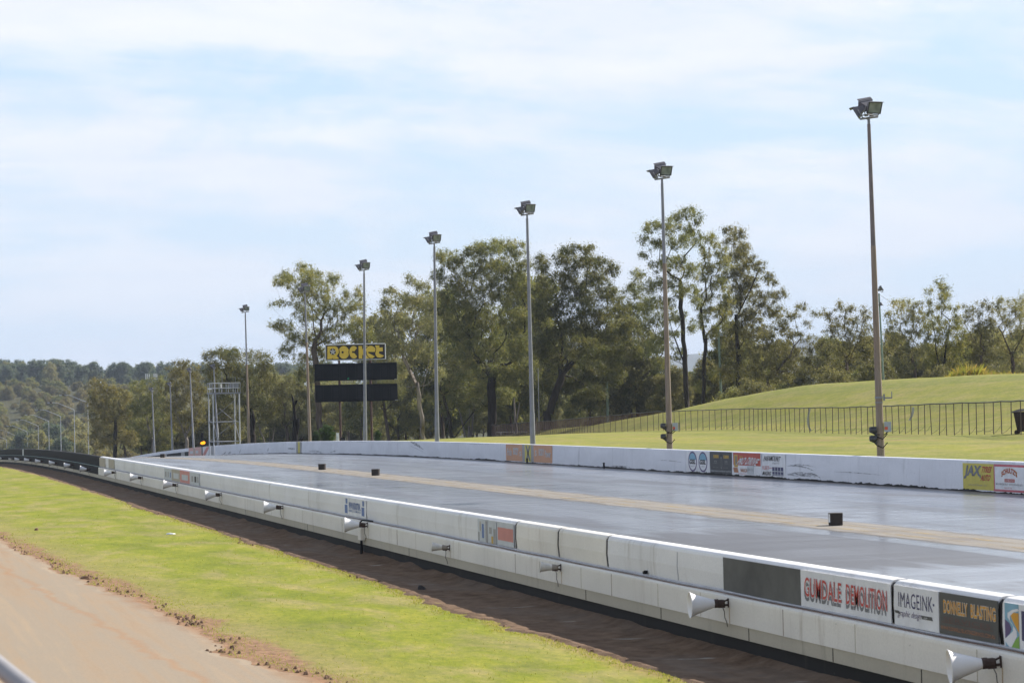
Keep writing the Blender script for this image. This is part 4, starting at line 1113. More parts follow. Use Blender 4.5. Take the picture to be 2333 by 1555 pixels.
# sign
o, a, b, hh = board(741, 785.5, 782.5, 877, 35, 'name_sign', plain('sign_dark', (.02, .013, .016), .6), .12)
SG = o
mb = MB(); cz = (a[2]+b[2])/2; t_ = .07
def bar(p, q, th):
    p, q = Vector(p), Vector(q); mb.tube([p, q], th, 4)
A_, B_ = Vector((a[0], -.01, a[2])), Vector((b[0], -.01, b[2])); dz = Vector((0, 0, hh))
for p, q in ((A_, B_), (A_-dz, B_-dz), (A_, A_-dz), (B_, B_-dz)): bar(p, q, .05)
mb.build('sign_frame', M['steel_light'], SG)
def sgp(u, v, y): return (a[0]+(b[0]-a[0])*u, y, a[2]+(b[2]-a[2])*u-hh*(1-v))
def su(x, y):                                         # crop pixels of the sign (303..1123, 135..350) to 0..1
    return ((x-303)/820, 1-(y-(150-15*(x-303)/820))/200)
ROCK = {
 'r': [(328, 168), (440, 165), (470, 185), (486, 215), (484, 250), (470, 275), (452, 288), (486, 330), (405, 335), (397, 315), (390, 332), (325, 335)],
 'o': [(497, 245)]+[(553+74*math.cos(t), 247+84*math.sin(t)) for t in np.linspace(-2.6, 2.6, 20)],
 'c': [(688, 245)]+[(690+62*math.cos(t), 245+82*math.sin(t)) for t in np.linspace(-.75, -2*PI+.75, 22)],
 'k': [(757, 166), (806, 163), (806, 214), (838, 160), (893, 160), (852, 236), (900, 326), (846, 326), (806, 272), (806, 328), (757, 328)],
 'e': [(865, 238)]+[(925+75*math.cos(t), 238+76*math.sin(t)) for t in np.linspace(PI*1.12, PI*2, 14)]+[(1000, 241), (890, 241), (885, 252), (980, 300), (950, 322), (915, 322), (885, 300), (868, 270)],
 't': [(985, 157), (1045, 156), (1042, 185), (1090, 182), (1090, 232), (1040, 235), (1036, 262), (1105, 290), (1085, 308), (1055, 318), (1015, 312), (992, 290), (985, 260), (995, 235), (1000, 200)]}
gold = paint('sign_gold', (.62, .43, .045))
for ki, (kx, pts) in enumerate(ROCK.items()):
    mx_, my_ = sum(p[0] for p in pts)/len(pts), sum(p[1] for p in pts)/len(pts)
    grow_ = [(x+11*(x-mx_)/max(1, math.hypot(x-mx_, y-my_)), y+9*(y-my_)/max(1, math.hypot(x-mx_, y-my_))) for x, y in pts]
    obj_from('letter_outline', [sgp(*su(x, y), -.008-.007*ki) for x, y in grow_], [tuple(range(len(pts)))], M['black'], SG)
    obj_from('lettering', [sgp(*su(x, y), -.011-.007*ki) for x, y in pts], [tuple(range(len(pts)))], gold, SG)
def ring(cx, cy, r, mat, y, n=20):
    vs = [sgp(*su(cx+r*math.cos(2*PI*k/n), cy+r*math.sin(2*PI*k/n)), y) for k in range(n)]
    obj_from('emblem', vs, [tuple(range(n))], mat, SG)
ring(402, 238, 42, M['black'], -.016); ring(402, 238, 24, M['white'], -.020, 8); ring(402, 238, 17, M['black'], -.024); ring(402, 238, 12, M['white'], -.028); ring(402, 238, 6, M['black'], -.032)
for k_ in range(5): ring(402+33*math.cos(k_*1.257-.3), 238+33*math.sin(k_*1.257-.3), 7, M['white'], -.020, 6)
ring(537, 245, 15, M['black'], -.022); ring(680, 243, 13, M['black'], -.030)
# side struts holding a small white bracket on the left
mb = MB(); mb.tube([f.p(700, 870), f.p(718, 869)], .02, 5); mb.tube([f.p(700, 878.5), f.p(718, 877.5)], .02, 5); mb.build('side_strut', M['dark_metal'], R)
mb = MB(); mb.box(f.p(700, 874, -.05), (.22, .1, .42)); mb.box(f.p(698, 874, -.06), (.4, .08, .2)); mb.build('side_bracket', M['white'], R)
# cabinet and box by the posts
f2 = Frame(769.5, 1008, 190, 'white_cabinet'); mb = MB(); mb.box((0, 0, .2), (.23, .2, 1.3)); mb.box((0, 0, .86), (.27, .24, .04)); mb.build('cabinet_body', M['white'], f2.root); tag(f2.root, 'narrow white cabinet beside the left scoreboard post', 'cabinet')
f2 = Frame(782, 1008, 189, 'black_box'); mb = MB(); mb.box((0, 0, .05), (.36, .3, .75)); mb.box((0, 0, .44), (.4, .34, .04)); mb.build('box_body', M['black'], f2.root); tag(f2.root, 'low black box at the foot of the left scoreboard post', 'box')

# scaffold tower
f = Frame(512, 1012, 214, 'camera_tower', math.radians(19.5)); R = f.root
tag(R, 'galvanised scaffold tower with a railed platform beside the floodlight pole', 'tower')
W_, D_, Hd = 2.62, 2.2, 5.1
hw, hd = W_/2, D_/2
def gb(name, segs, r, n=6, mat='steel_light'):
    mb = MB()
    for p, q in segs: mb.tube([p, q], r, n)
    return mb.build(name, M[mat], R)
zl = -2.0
for x, y in ((-hw, -hd), (hw, -hd), (hw, hd), (-hw, hd)):
    gb('leg', [((x, y, zl), (x, y, Hd))], .07, 6)
for z in (.3, 2.25):
    gb('cross_rail', [((-hw, -hd, z), (hw, -hd, z)), ((hw, -hd, z), (hw, hd, z)), ((-hw, hd, z), (hw, hd, z)), ((-hw, -hd, z), (-hw, hd, z))], .05, 6, 'steel')
for (p, q) in (((hw, -hd, .3), (hw, hd, 2.2)), ((-hw, hd, .3), (hw, hd, 2.2)), ((-hw, hd, 2.25), (hw, hd, 4.4)), ((hw, hd, 2.25), (-hw*.2, hd, 3.6)), ((-hw, -hd, 2.2), (-hw+.4, -hd, .3)), ((hw, -hd, 4.9), (hw, hd, 2.4)), ((-hw, -hd, -1.6), (.2, -hd, -.5))):
    gb('brace', [(p, q)], .03, 5, 'steel')
mb = MB(); mb.box((0, 0, Hd), (W_+.3, D_+.2, .14)); mb.build('platform', M['steel'], R)
for k_, (p0, p1) in enumerate((((-hw-.1, -hd-.05), (hw+.1, -hd-.05)), ((hw+.1, -hd-.05), (hw+.1, hd+.05)), ((hw+.1, hd+.05), (-hw-.1, hd+.05)), ((-hw-.1, hd+.05), (-hw-.1, -hd-.05)))):
    mb = MB(); n = 4 if k_ % 2 == 0 else 2
    for z in (.5, 1.0): mb.tube([(*p0, Hd+z), (*p1, Hd+z)], .03, 6)
    for i in range(n+1):
        u = i/n; x, y = p0[0]+(p1[0]-p0[0])*u, p0[1]+(p1[1]-p0[1])*u
        mb.tube([(x, y, Hd), (x, y, Hd+1.0)], .026, 6)
    mb.build('railing', M['steel_light'], R)
mb = MB(); mb.box((hw-.45, -hd+.2, Hd+.72), (.85, .4, .55)); mb.build('equipment_box', M['steel'], R)
gb('whip_aerial', [((-.1, .2, Hd), (-.12, .2, Hd+2.2))], .025, 5, 'steel'); gb('whip_aerial', [((hw, .5, Hd), (hw, .5, Hd+1.6))], .02, 5, 'steel')
mb = MB(); mb.tube([(-.5, -hd, Hd+.55), (-.5, -hd-.02, Hd+.9)], .06, 6); mb.box((-hw-.3, -hd, Hd+.42), (.3, .12, .1)); mb.build('small_light', M['white'], R)

# amber beacon
f = Frame(463, 1009, 226, 'amber_beacon'); R = f.root
tag(R, 'glowing amber beacon lamp just above the far wall left of the scaffold tower', 'beacon')
mb = MB(); mb.tube([(-.15, .1, -1.6), (-.15, .1, .0)], .05, 8); mb.tube([(-.3, .12, 0), (.3, .12, .05)], .05, 8); mb.tube([(-.12, .14, .1), (-.12, .16, 1.1)], .16, 8); mb.build('beacon_post', M['black'], R)
k = N('amber_glow'); e = k.n('ShaderNodeEmission'); e.inputs[0].default_value = (1.0, .33, .01, 1); e.inputs[1].default_value = 1.6
mb = MB(); mb.tube([(-.24, 0, -.06), (-.18, -.02, 0), (.12, -.02, .06), (.2, 0, .08)], [.08, .15, .16, .1], 12); mb.build('amber_lens', k.done(e.outputs[0]), R)

# ------------------------------------------------------------------ fence on the far grass
M['fence_steel'] = plain('fence_steel', (.075, .058, .048), .7)
R = empty('mesh_fence', FENCE[4]); tag(R, 'long low fence of thin dark posts and netting along the foot of the grass mound', 'fence')
fpts = []; s = 60.0; rf = random.Random(4); small = MB(); railp = []; npost = 0
off = Vector(R.location)
while s < FS[-1]:
    L, z = fence_at(s); lean = rf.gauss(0, .035)
    H = 1.4 if s < 160 else 1.36
    top = Vector((L+rf.gauss(0, .02), s+lean, z+H+rf.gauss(0, .012))); bot = Vector((L, s, min(z, hgt(L, s))-.15))
    railp.append(top-off); fpts.append((bot-off, top-off))
    vis = s > 78
    if vis and npost < 98:
        mb = MB(); mb.tube([bot-off, top-off], .02, 6); mb.build('fence_post', M['fence_steel'], R); npost += 1
    else: small.tube([bot-off, top-off], .022, 5)
    s += rf.uniform(1.0, 1.2) if s < 130 else rf.uniform(1.35, 1.65)
tag(small.build('far_post', M['dark_metal'], R), kind='stuff')
mb = MB(); mb.tube(railp, .027, 6); mb.build('top_rail', M['dark_metal'], R)
mb = MB(); vs = []; fs = []
for i, (b, t) in enumerate(fpts):
    for k_ in range(5):
        u = k_/4; w = Vector((.03, .05, 0)) if k_ < 4 else Vector((.03, 0, 0))
        q = b.lerp(t, .1+.9*u)+w+Vector((rf.gauss(0, .03)*(1-u), rf.gauss(0, .06)*(1-u), 0)); vs.append(q)
    if i: fs += [(5*i-5+k_, 5*i-5+k_+1, 5*i+k_+1, 5*i+k_) for k_ in range(4)]
mb.add(vs, fs, 0, True); mb.build('netting', M['net'], R)
# a few sagging lower wires
mb = MB(); 
for i in range(1, len(fpts)):
    a0, a1 = fpts[i-1]; b0, b1 = fpts[i]
    if rf.random() < .75:
        h0 = rf.uniform(.13, .3); h1 = rf.uniform(.1, .2)
        p, q = a0.lerp(a1, h0+.1), b0.lerp(b1, h1)
        mid = (p+q)/2-Vector((0, 0, .04)); mb.tube([p, mid, q], .008, 4, 0, False)
tag(mb.build('tie_wire', M['dark_metal'], R), kind='stuff')
for x0, x1, y0, y1, bend, lab in ((1845, 1843, 930, 981, 1, 'bent grey strip of sheet hanging on the fence left of the brown pole'), (2080, 2072, 927, 957, -1, 'short bent grey strip of sheet caught high on the fence right of the brown pole')):
    s = float(np.interp(x0, [1692, 1931, 2333], [FENCE[4][1], FENCE[3][1], FENCE[2][1]])); zd = float(np.interp(x0, [1692, 1931, 2333], [140, 117, 89]))-.15
    mb = MB(); vs = []; fs = []; n = 6
    for i in range(n+1):
        u = i/n; q = at_depth(x0+(x1-x0)*u-bend*3*math.sin(PI*u)*1.0+(4*max(0, u-.75)*4 if bend > 0 else 0), y0+(y1-y0)*u, zd); w = r0*.055
        vs += [q-w, q+w, q+w+f0*.01, q-w+f0*.01]
        if i:
            c0, c1 = 4*(i-1), 4*i
            fs += [(c0+k_, c0+(k_+1) % 4, c1+(k_+1) % 4, c1+k_) for k_ in range(4)]
    fs += [(3, 2, 1, 0), (4*n, 4*n+1, 4*n+2, 4*n+3)]
    mb.add(vs, fs); tag(mb.build('sheet_strip', M['grey_box']), lab, 'strip')
# white rail behind the left end of the fence
pa, pb = at_depth(1112, 984.5, 256), at_depth(1268, 984.5, 236)
R = empty('white_rail', pa); tag(R, 'thin white rail behind the left end of the brown netting fence', 'rail')
mb = MB(); mb.tube([(0, 0, 0), tuple((pb-pa)*.5+np.array([0, 0, .08])), tuple(pb-pa)], .035, 6); mb.build('rail_bar', M['white'], R)
for u in (0, .2, .4, .6, .8):
    q = (pb-pa)*u; mb = MB(); mb.tube([(q[0], q[1], -1.4), (q[0], q[1], 0.02)], .03, 6); mb.build('rail_post', M['white'], R)

# wheelie bin
f = Frame(2330, 989, 90.5, 'wheelie_bin', math.radians(-18)); R = f.root
tag(R, 'black wheeled rubbish bin with a greyish lid behind the fence at the right edge', 'bin')
mb = MB(); mb.add([(-.2, -.22, .12), (.24, -.22, .12), (.24, .22, .12), (-.2, .22, .12), (-.33, -.29, .92), (.3, -.29, .92), (.3, .29, .92), (-.33, .29, .92)], [(3, 2, 1, 0), (0, 1, 5, 4), (1, 2, 6, 5), (2, 3, 7, 6), (3, 0, 4, 7)]); mb.box((-.02, 0, .93), (.7, .62, .04)); mb.build('bin_body', M['black'], R)
mb = MB(); mb.add([(-.42, -.31, .93), (.3, -.31, 1.0), (.3, .31, 1.0), (-.42, .31, .93), (-.4, -.28, .97), (-.1, -.28, 1.07), (.27, -.28, 1.07), (.27, .28, 1.07), (-.1, .28, 1.07), (-.4, .28, .97)], [(0, 1, 6, 5, 4), (3, 9, 8, 7, 2), (0, 4, 9, 3), (4, 5, 8, 9), (5, 6, 7, 8), (1, 2, 7, 6), (0, 3, 2, 1)]); mb.build('bin_lid', plain('bin_lid_grey', (.12, .12, .13), .35), R)
for y in (-.26, .26):
    mb = MB(); mb.tube([(-.22, y-.035, .1), (-.22, y+.035, .1)], .1, 14); mb.build('wheel', M['black'], R)
mb = MB(); mb.tube([(.33, -.2, .95), (.36, -.2, .98), (.36, .2, .98), (.33, .2, .95)], .02, 6); mb.build('handle', M['black'], R)

# ------------------------------------------------------------------ poles among the trees
def thin_pole(px, pb, ptx, pt, z, r_, mat, lab, name='utility_pole'):
    f = Frame(px, pb, z, name); x, zz = f.xz(ptx, pt)
    mb = MB(); mb.tube([(0, 0, -2.5), (x, 0, zz)], [r_, r_*.75], 8); mb.build('shaft', mat, f.root); tag(f.root, lab, 'pole'); return f, x, zz
greenpole = plain('green_pole', (.17, .23, .19), .6)
f, x, zz = thin_pole(2015, 872, 2003.5, 668, 175, .09, greenpole, 'thin green pole with two small lamps right behind the tallest floodlight pole')
put_lamp(f.root, (x+.12, -.1, zz+.35), math.radians(10), math.radians(-35), .75); put_lamp(f.root, (x+.12, -.1, zz-.9), math.radians(-20), math.radians(80), .6)
mb = MB(); mb.tube([(x, 0, zz-.05), tuple(f.p(2052, 703)), tuple(f.p(2075, 722))], .012, 4, 0, False); mb.build('wire', M['dark_metal'], f.root)
mb = MB(); mb.tube([(x, 0, zz-.6), tuple(f.p(1950, 727)), tuple(f.p(1880, 795))], .012, 4, 0, False); mb.build('wire', M['dark_metal'], f.root)
f, x, zz = thin_pole(1645, 935, 1637, 738, 226, .14, greenpole, 'mottled green pole with one small lamp between two dark trunked trees')
mb = MB(); mb.box(f.p(1643, 762, -.2), (.3, .2, .3)); mb.build('lamp_head', M['grey_box'], f.root)
f, x, zz = thin_pole(1386, 992, 1382, 850, 240, .16, greenpole, 'mottled green pole rising from the netting fence')
f, x, zz = thin_pole(1228, 990, 1226, 838, 226, .06, M['steel'], 'thin grey mast just right of a grey steel floodlight pole')

# foreground handrail
pa = at_depth(-60, 1470, 6.4); pb = at_depth(106, 1604, 5.9)
R = empty('handrail', pa); tag(R, 'blurred grey tubular handrail in the bottom left corner', 'handrail')
dv = (pb-pa); mb = MB(); mb.tube([tuple(-dv*2.5), (0, 0, 0), tuple(dv), tuple(dv*1.6)], .027, 16); mb.build('rail_tube', plain('handrail_grey', (.3, .285, .285), .5), R)
q = dv*1.45; mb = MB(); mb.tube([tuple(q), (q[0], q[1], q[2]-1.0)], .024, 12); mb.build('rail_post', M['steel_light'], R)
q = -dv*2.2; mb = MB(); mb.tube([tuple(q), (q[0], q[1], q[2]-1.2)], .024, 12); mb.build('rail_post', M['steel_light'], R)
q = dv*.05; mb = MB(); mb.tube([tuple(-dv*2.5-np.array([0, 0, .32])), tuple(dv*1.6-np.array([0, 0, .32]))], .022, 12); mb.build('lower_rail', M['steel_light'], R)

# litter
def scrap(px, py, lvl, size, mat, lab, name, cat):
    p = on_level(px, py, lvl); p[2] = hgt(p[0], p[1])+.01
    rr_ = random.Random(int(px)); mb = MB(); n = 7; l, w, h = size
    lo = [(l/2*math.cos(2*PI*k/n)*rr_.uniform(.7, 1.1), w/2*math.sin(2*PI*k/n)*rr_.uniform(.7, 1.1), 0) for k in range(n)]
    hi = [(x*.7, y*.7, h*rr_.uniform(.5, 1.1)) for x, y, z in lo]
    mb.add(lo+hi, [(k, (k+1) % n, n+(k+1) % n, n+k) for k in range(n)]+[tuple(range(n, 2*n))])
    o = mb.build(name, mat, None, p); o.rotation_euler = (0, 0, -TH+.1); tag(o, lab, cat)
scrap(389, 1215, -.25, (.30, .2, .035), M['white'], 'flat white scrap lying on the green verge', 'paper_scrap', 'litter')
scrap(962, 1341, -.30, (.2, .3, .09), M['joint'], 'dark broken chunk lying in the earth gutter', 'rubble_chunk', 'rubble')
scrap(1310, 1400, -.30, (.25, .14, .03), M['joint'], 'dark flat scrap in the earth gutter below the small aged horn', 'rubble_chunk', 'rubble')
scrap(1472, 1306, .5, (.05, .05, .05), M['black'], 'x', 'x', 'x') if False else None
scrap(83, 1204, -.22, (.14, .12, .07), M['clod'], 'small brown lump of turf on the verge by the dirt road', 'turf_lump', 'rubble')
scrap(196, 1312, -.2, (.3, .2, .07), M['clod'], 'dark brown sod on the edge of the dirt road', 'turf_lump', 'rubble')
pz = on_wall(1471, 1305, LN-.03); mb = MB(); mb.tube([(LN-.005, pz[1], .55), (LN-.05, pz[1]+.02, .56)], [.03, .02], 8); mb.box((LN-.05, pz[1]-.02, .55), (.05, .05, .04)); tag(mb.build('wall_plug', M['black']), 'small black fitting on the plain white panel low on the near wall', 'fitting')

# ------------------------------------------------------------------ trees
def leaf_mesh(name, centers, rc, nleaf, rng, size, mat, droop=.55, flat_=.8):
    """many small drooping leaves gathered in loose sprays"""
    K = len(centers); n = K*nleaf
    c = np.repeat(np.asarray(centers, float), nleaf, 0); r = np.repeat(np.asarray(rc, float), nleaf)
    d = rng.normal(0, 1, (n, 3)); d /= np.linalg.norm(d, axis=1)[:, None]
    rad = r*np.minimum(1.5, np.abs(rng.normal(0, .7, n)))
    pos = c+d*rad[:, None]*np.array([1, 1, flat_])
    pos[:, 2] -= .25*r*rng.random(n)**2*2.2
    ax = rng.normal(0, 1, (n, 3)); ax[:, 2] -= droop*2; ax /= np.linalg.norm(ax, axis=1)[:, None]
    w = np.cross(ax, rng.normal(0, 1, (n, 3))); w /= np.linalg.norm(w, axis=1)[:, None]+1e-9
    L = size*rng.uniform(.6, 1.35, n); W = L*rng.uniform(.26, .42, n)
    V = np.zeros((n, 4, 3))
    V[:, 0] = pos; V[:, 1] = pos+ax*(L*.45)[:, None]+w*(W*.5)[:, None]
    V[:, 2] = pos+ax*L[:, None]; V[:, 3] = pos+ax*(L*.45)[:, None]-w*(W*.5)[:, None]
    me = bpy.data.meshes.new(name)
    me.vertices.add(4*n); me.loops.add(4*n); me.polygons.add(n)
    me.vertices.foreach_set('co', V.reshape(-1)); me.loops.foreach_set('vertex_index', np.arange(4*n))
    me.polygons.foreach_set('loop_start', np.arange(n)*4)
    at = me.attributes.new('tint', 'FLOAT', 'FACE')
    t = np.repeat(np.clip(rng.normal(.5, .2, K), 0, 1), nleaf)+rng.normal(0, .13, n)
    at.data.foreach_set('value', np.clip(t, 0, 1))
    me.materials.append(mat); me.update(calc_edges=True)
    return me

def grow(stems, targets, rng, upw=.25):
    nodes = []; par_ = []; plen = []; fixed = []
    for st in stems:
        base_i = None
        st = [np.array(p, float) for p in st]
        if nodes:                                   # later stems start on the nearest earlier node
            dd = [np.linalg.norm(st[0]-q) for q in nodes]; base_i = int(np.argmin(dd))
        prev = -1
        for a, b in zip(st[:-1], st[1:]):
            k = max(1, int(np.linalg.norm(b-a)/1.1))
            for i in range(k+1 if prev == -1 else k):
                u = i/k if prev == -1 else (i+1)/k
                q = a+(b-a)*u
                if prev != -1: q = q+rng.normal(0, .07, 3)*np.array([1, 1, .2])
                nodes.append(q); par_.append(prev if prev >= 0 else (base_i if base_i is not None else -1))
                plen.append(0.0 if prev < 0 else plen[prev]+np.linalg.norm(q-nodes[prev])); prev = len(nodes)-1; fixed.append(1)
                if prev == 0 and base_i is None: pass
    T = np.asarray(targets, float); n = len(T); done = np.zeros(n, bool)
    zmin = T[:, 2].min()-3.5
    best = np.full(n, 1e9); bi = np.zeros(n, int)
    def relax(i):
        q = nodes[i]
        if q[2] < zmin: return
        d = T-q; dist = np.linalg.norm(d, axis=1)
        cost = dist*(1+np.clip(-d[:, 2]/(dist+1e-6), 0, 1)*1.3)+.34*plen[i]
        m = cost < best
        best[m] = cost[m]; bi[m] = i
    for i in range(len(nodes)): relax(i)
    if best.min() > 1e8: bi[:] = len(nodes)-1; best[:] = np.linalg.norm(T-nodes[-1], axis=1)
    tip = [0]*n
    for _ in range(n):
        c = np.where(done, 1e12, best); j = int(np.argmin(c)); done[j] = True
        i = bi[j]; a, b = nodes[i], T[j]; D = np.linalg.norm(b-a); k = max(1, int(round(D/1.0))); pr = i
        bend = rng.normal(0, .1, 3)*D; bend[2] = -abs(bend[2])-.05*D
        new = []
        for m in range(1, k+1):
            u = m/k; q = a+(b-a)*u+bend*math.sin(PI*u)
            nodes.append(q); par_.append(pr); plen.append(plen[pr]+D/k); pr = len(nodes)-1; new.append(pr); fixed.append(0)
        tip[j] = pr
        for q in new: relax(q)
    return nodes, par_, tip

def branch_mesh(nodes, par_, tips, R, name, mat, rmin=.010, trunk_n=0):
    n = len(nodes); cnt = np.zeros(n)
    for t in tips: cnt[t] += 1
    for i in range(n-1, -1, -1):
        if par_[i] >= 0: cnt[par_[i]] += cnt[i]
    tot = max(1, cnt.max())
    rad = np.maximum(rmin, R*np.power(np.maximum(cnt, .3)/tot, .7))
    ch = [[] for _ in range(n)]
    for i, p in enumerate(par_):
        if p >= 0: ch[p].append(i)
    mb = MB(); stack = [i for i, p in enumerate(par_) if p < 0]
    starts = [(i, None) for i in stack]
    while starts:
        i, pr = starts.pop(); pts = []; rs = []
        if pr is not None: pts.append(nodes[pr]); rs.append(min(rad[pr]*.8, rad[i]*1.25))
        cur = i
        while True:
            pts.append(nodes[cur]); rs.append(rad[cur])
            if not ch[cur]: break
            nx_ = max(ch[cur], key=lambda q: cnt[q])
            for q in ch[cur]:
                if q != nx_: starts.append((q, cur))
            cur = nx_
        if len(pts) > 1:
            for q in range(len(pts)-2, -1, -1): rs[q] = max(rs[q], rs[q+1])
            if pr is None:
                h = nodes[i][2]
                rs = [r*(1+.35*math.exp(-(p[2]-h)/.8)) for r, p in zip(rs, pts)]
            mb.tube(pts, rs, 8 if rs[0] > .12 else (5 if rs[0] > .04 else 3), 0, False)
    return mb

class TreeSpec: pass
def plant(px, py, z, stems, blobs, leaf, bark, label, R=.3, seed=1, rc=.62, dens=1.0, nleaf=62, size=.27, group='trees behind the strip', name='gum_tree', cat='tree', droop=.55, depth=1.0):
    rng = np.random.default_rng(seed); rc *= 1.08; dens *= 7.6; nleaf = int(nleaf*1.35); size *= .66
    f = Frame(px, py, z, name); r = f.root
    st3 = []
    for st in stems:
        o = []
        y = 0.0
        for i, q in enumerate(st):
            a = f.p(q[0], q[1]); y = q[2] if len(q) > 2 else y
            o.append((a[0], y, a[2]))
        st3.append(o)
    st3[0] = [(st3[0][0][0], st3[0][0][1], st3[0][0][2]-2.5)]+st3[0]
    xs = [b[0] for b in blobs]; cx = sum(xs)/len(xs); spread = max(2.0, (max(xs)-min(xs))*f.k*.5)
    T = []; RC = []
    for b in blobs:
        c = f.p(b[0], b[1]); rx, rz = b[2]*f.k, b[3]*f.k
        off = (b[0]-cx)*f.k/spread
        yy = rng.normal(0, .42)*spread*depth*math.sqrt(max(.1, 1-off*off))
        n = max(2, int(round(dens*1.05*rx*rz/(rc*rc)*(b[4] if len(b) > 4 else 1))))
        d = rng.normal(0, 1, (n, 3)); d /= np.linalg.norm(d, axis=1)[:, None]
        u = rng.random(n)**.45
        q = np.array([c[0], yy, c[2]])+d*u[:, None]*np.array([rx, (rx+rz)*.6, rz])*1.1
        T += list(q); RC += list(rc*rng.uniform(.6, 1.15, n))
    nodes, pr, tips = grow(st3, T, rng)
    mb = branch_mesh(nodes, pr, tips, R, 'trunk', BARK[bark])
    t = mb.build('trunk', BARK[bark], r)
    me = leaf_mesh('crown', [nodes[i] for i in tips], RC, nleaf, rng, size, LEAF[leaf], droop)
    o = bpy.data.objects.new('crown', me); C.objects.link(o); o.parent = r
    tag(r, label, cat, group)
    return r

plant(728, 1003, 236, [[(728, 1003), (727, 930), (722, 850), (712, 770), (700, 700)], [(727, 905), (760, 840), (800, 740)], [(716, 790), (650, 730), (628, 650)]],
      [(640, 622, 24, 14), (632, 640, 12, 8), (655, 638, 22, 16), (681, 600, 16, 13), (700, 615, 14, 16), (705, 640, 30, 26), (724, 622, 18, 10), (752, 628, 16, 22), (728, 660, 30, 22), (690, 670, 28, 24), (786, 662, 11, 16), (816, 660, 12, 20), (790, 700, 34, 26), (745, 700, 34, 30), (700, 715, 30, 28), (626, 735, 16, 12), (618, 692, 7, 6), (650, 745, 22, 18), (672, 770, 24, 20), (655, 800, 18, 18), (700, 765, 26, 22), (740, 755, 30, 26), (785, 745, 32, 26), (820, 735, 18, 22), (690, 815, 24, 16), (725, 805, 26, 22), (770, 790, 26, 16), (680, 850, 20, 16), (715, 850, 22, 20), (648, 690, 20, 8), (838, 760, 18, 20)],
      'olive', 'mid', 'tall open gum tree with wide pale limbs rising behind the scoreboard', .33, 3, .55, 1.35, 56, .25)
plant(962, 1000, 216, [[(962, 1000), (960, 950), (953, 900), (946, 840), (938, 760), (938, 680)], [(957, 925), (972, 850), (980, 760), (975, 690)], [(950, 880), (920, 820), (900, 760)]],
      [(938, 634, 16, 13), (960, 645, 20, 14), (893, 662, 18, 14), (885, 690, 22, 20), (915, 680, 22, 18), (950, 685, 34, 22), (985, 690, 14, 20), (905, 730, 30, 26), (950, 735, 34, 26), (985, 740, 20, 30), (875, 735, 14, 14), (900, 785, 28, 22), (940, 790, 30, 22), (980, 800, 24, 26), (870, 765, 16, 16), (870, 810, 18, 20), (905, 835, 24, 18), (885, 865, 20, 16), (1000, 850, 14, 20), (915, 890, 16, 14)],
      'grey', 'pale', 'brownish gum tree with a pale forking trunk just right of the scoreboard', .21, 5, .52, 1.4, 56, .24)
plant(1120, 990, 246, [[(1120, 990), (1121, 930), (1120, 860), (1116, 780), (1110, 690)], [(1120, 925), (1150, 870), (1180, 820), (1190, 760)], [(1118, 850), (1060, 790), (1030, 700), (1010, 640)], [(1118, 900), (1080, 880), (1040, 850)]],
      [(1105, 560, 38, 20), (1140, 550, 26, 14), (1075, 570, 20, 14), (1030, 592, 30, 24), (1005, 580, 16, 14), (1172, 568, 26, 20), (1200, 600, 16, 16), (1100, 605, 46, 28), (1150, 610, 40, 28), (1050, 640, 36, 28), (1000, 625, 18, 20), (1190, 650, 34, 32), (1130, 660, 46, 34), (1060, 690, 40, 34), (1010, 680, 18, 18), (1110, 720, 48, 34), (1180, 720, 44, 36), (1060, 745, 40, 30), (1020, 730, 20, 26), (1130, 780, 48, 32), (1190, 790, 34, 34), (1070, 800, 44, 30), (1020, 800, 26, 26), (1110, 840, 46, 28), (1170, 850, 40, 28), (1050, 860, 36, 24), (1090, 890, 34, 22), (1150, 900, 28, 20), (1030, 900, 22, 18), (1210, 840, 26, 30)],
      'olive', 'dark', 'biggest dark gum tree with a thick black trunk in the middle of the row', .5, 7, .62, 1.75, 66, .27)
plant(1245, 964, 236, [[(1245, 964), (1258, 915), (1278, 860), (1300, 790), (1318, 700), (1325, 620)], [(1256, 920), (1225, 850), (1215, 760)], [(1280, 850), (1340, 790), (1400, 750)]],
      [(1300, 568, 26, 12), (1330, 566, 22, 10), (1280, 585, 24, 16), (1325, 595, 34, 22), (1368, 590, 26, 14), (1395, 612, 18, 16), (1235, 600, 20, 24), (1360, 625, 36, 22), (1290, 630, 34, 24), (1240, 650, 26, 30), (1320, 665, 44, 28), (1385, 665, 28, 26), (1270, 690, 36, 30), (1350, 710, 46, 30), (1410, 700, 28, 26), (1225, 710, 22, 30), (1300, 740, 46, 30), (1380, 755, 44, 28), (1435, 740, 24, 24), (1250, 770, 40, 30), (1330, 795, 48, 28), (1400, 800, 38, 28), (1445, 790, 20, 20), (1270, 820, 40, 28), (1350, 840, 44, 26), (1225, 800, 20, 26), (1300, 870, 42, 24), (1400, 850, 30, 24), (1250, 870, 26, 22), (1350, 890, 34, 18)],
      'dark', 'dark', 'broad leaning dark tree with sweeping limbs above the netting fence', .42, 9, .6, 1.85, 66, .26)
plant(1028, 1003, 226, [[(1028, 1003), (1027, 965), (1030, 920), (1040, 860)], [(1027, 962), (1018, 930), (1010, 880)], [(1040, 990), (1062, 960), (1090, 940)]],
      [(1015, 860, 24, 20), (1050, 880, 26, 20), (1000, 900, 16, 16), (1035, 830, 26, 20), (1070, 920, 24, 14), (1045, 920, 20, 14), (1090, 935, 18, 10), (1010, 930, 14, 10)],
      'dark', 'dark', 'short forked dark tree on the grass edge left of the biggest gum', .2, 11, .5, 1.0, 56, .23)
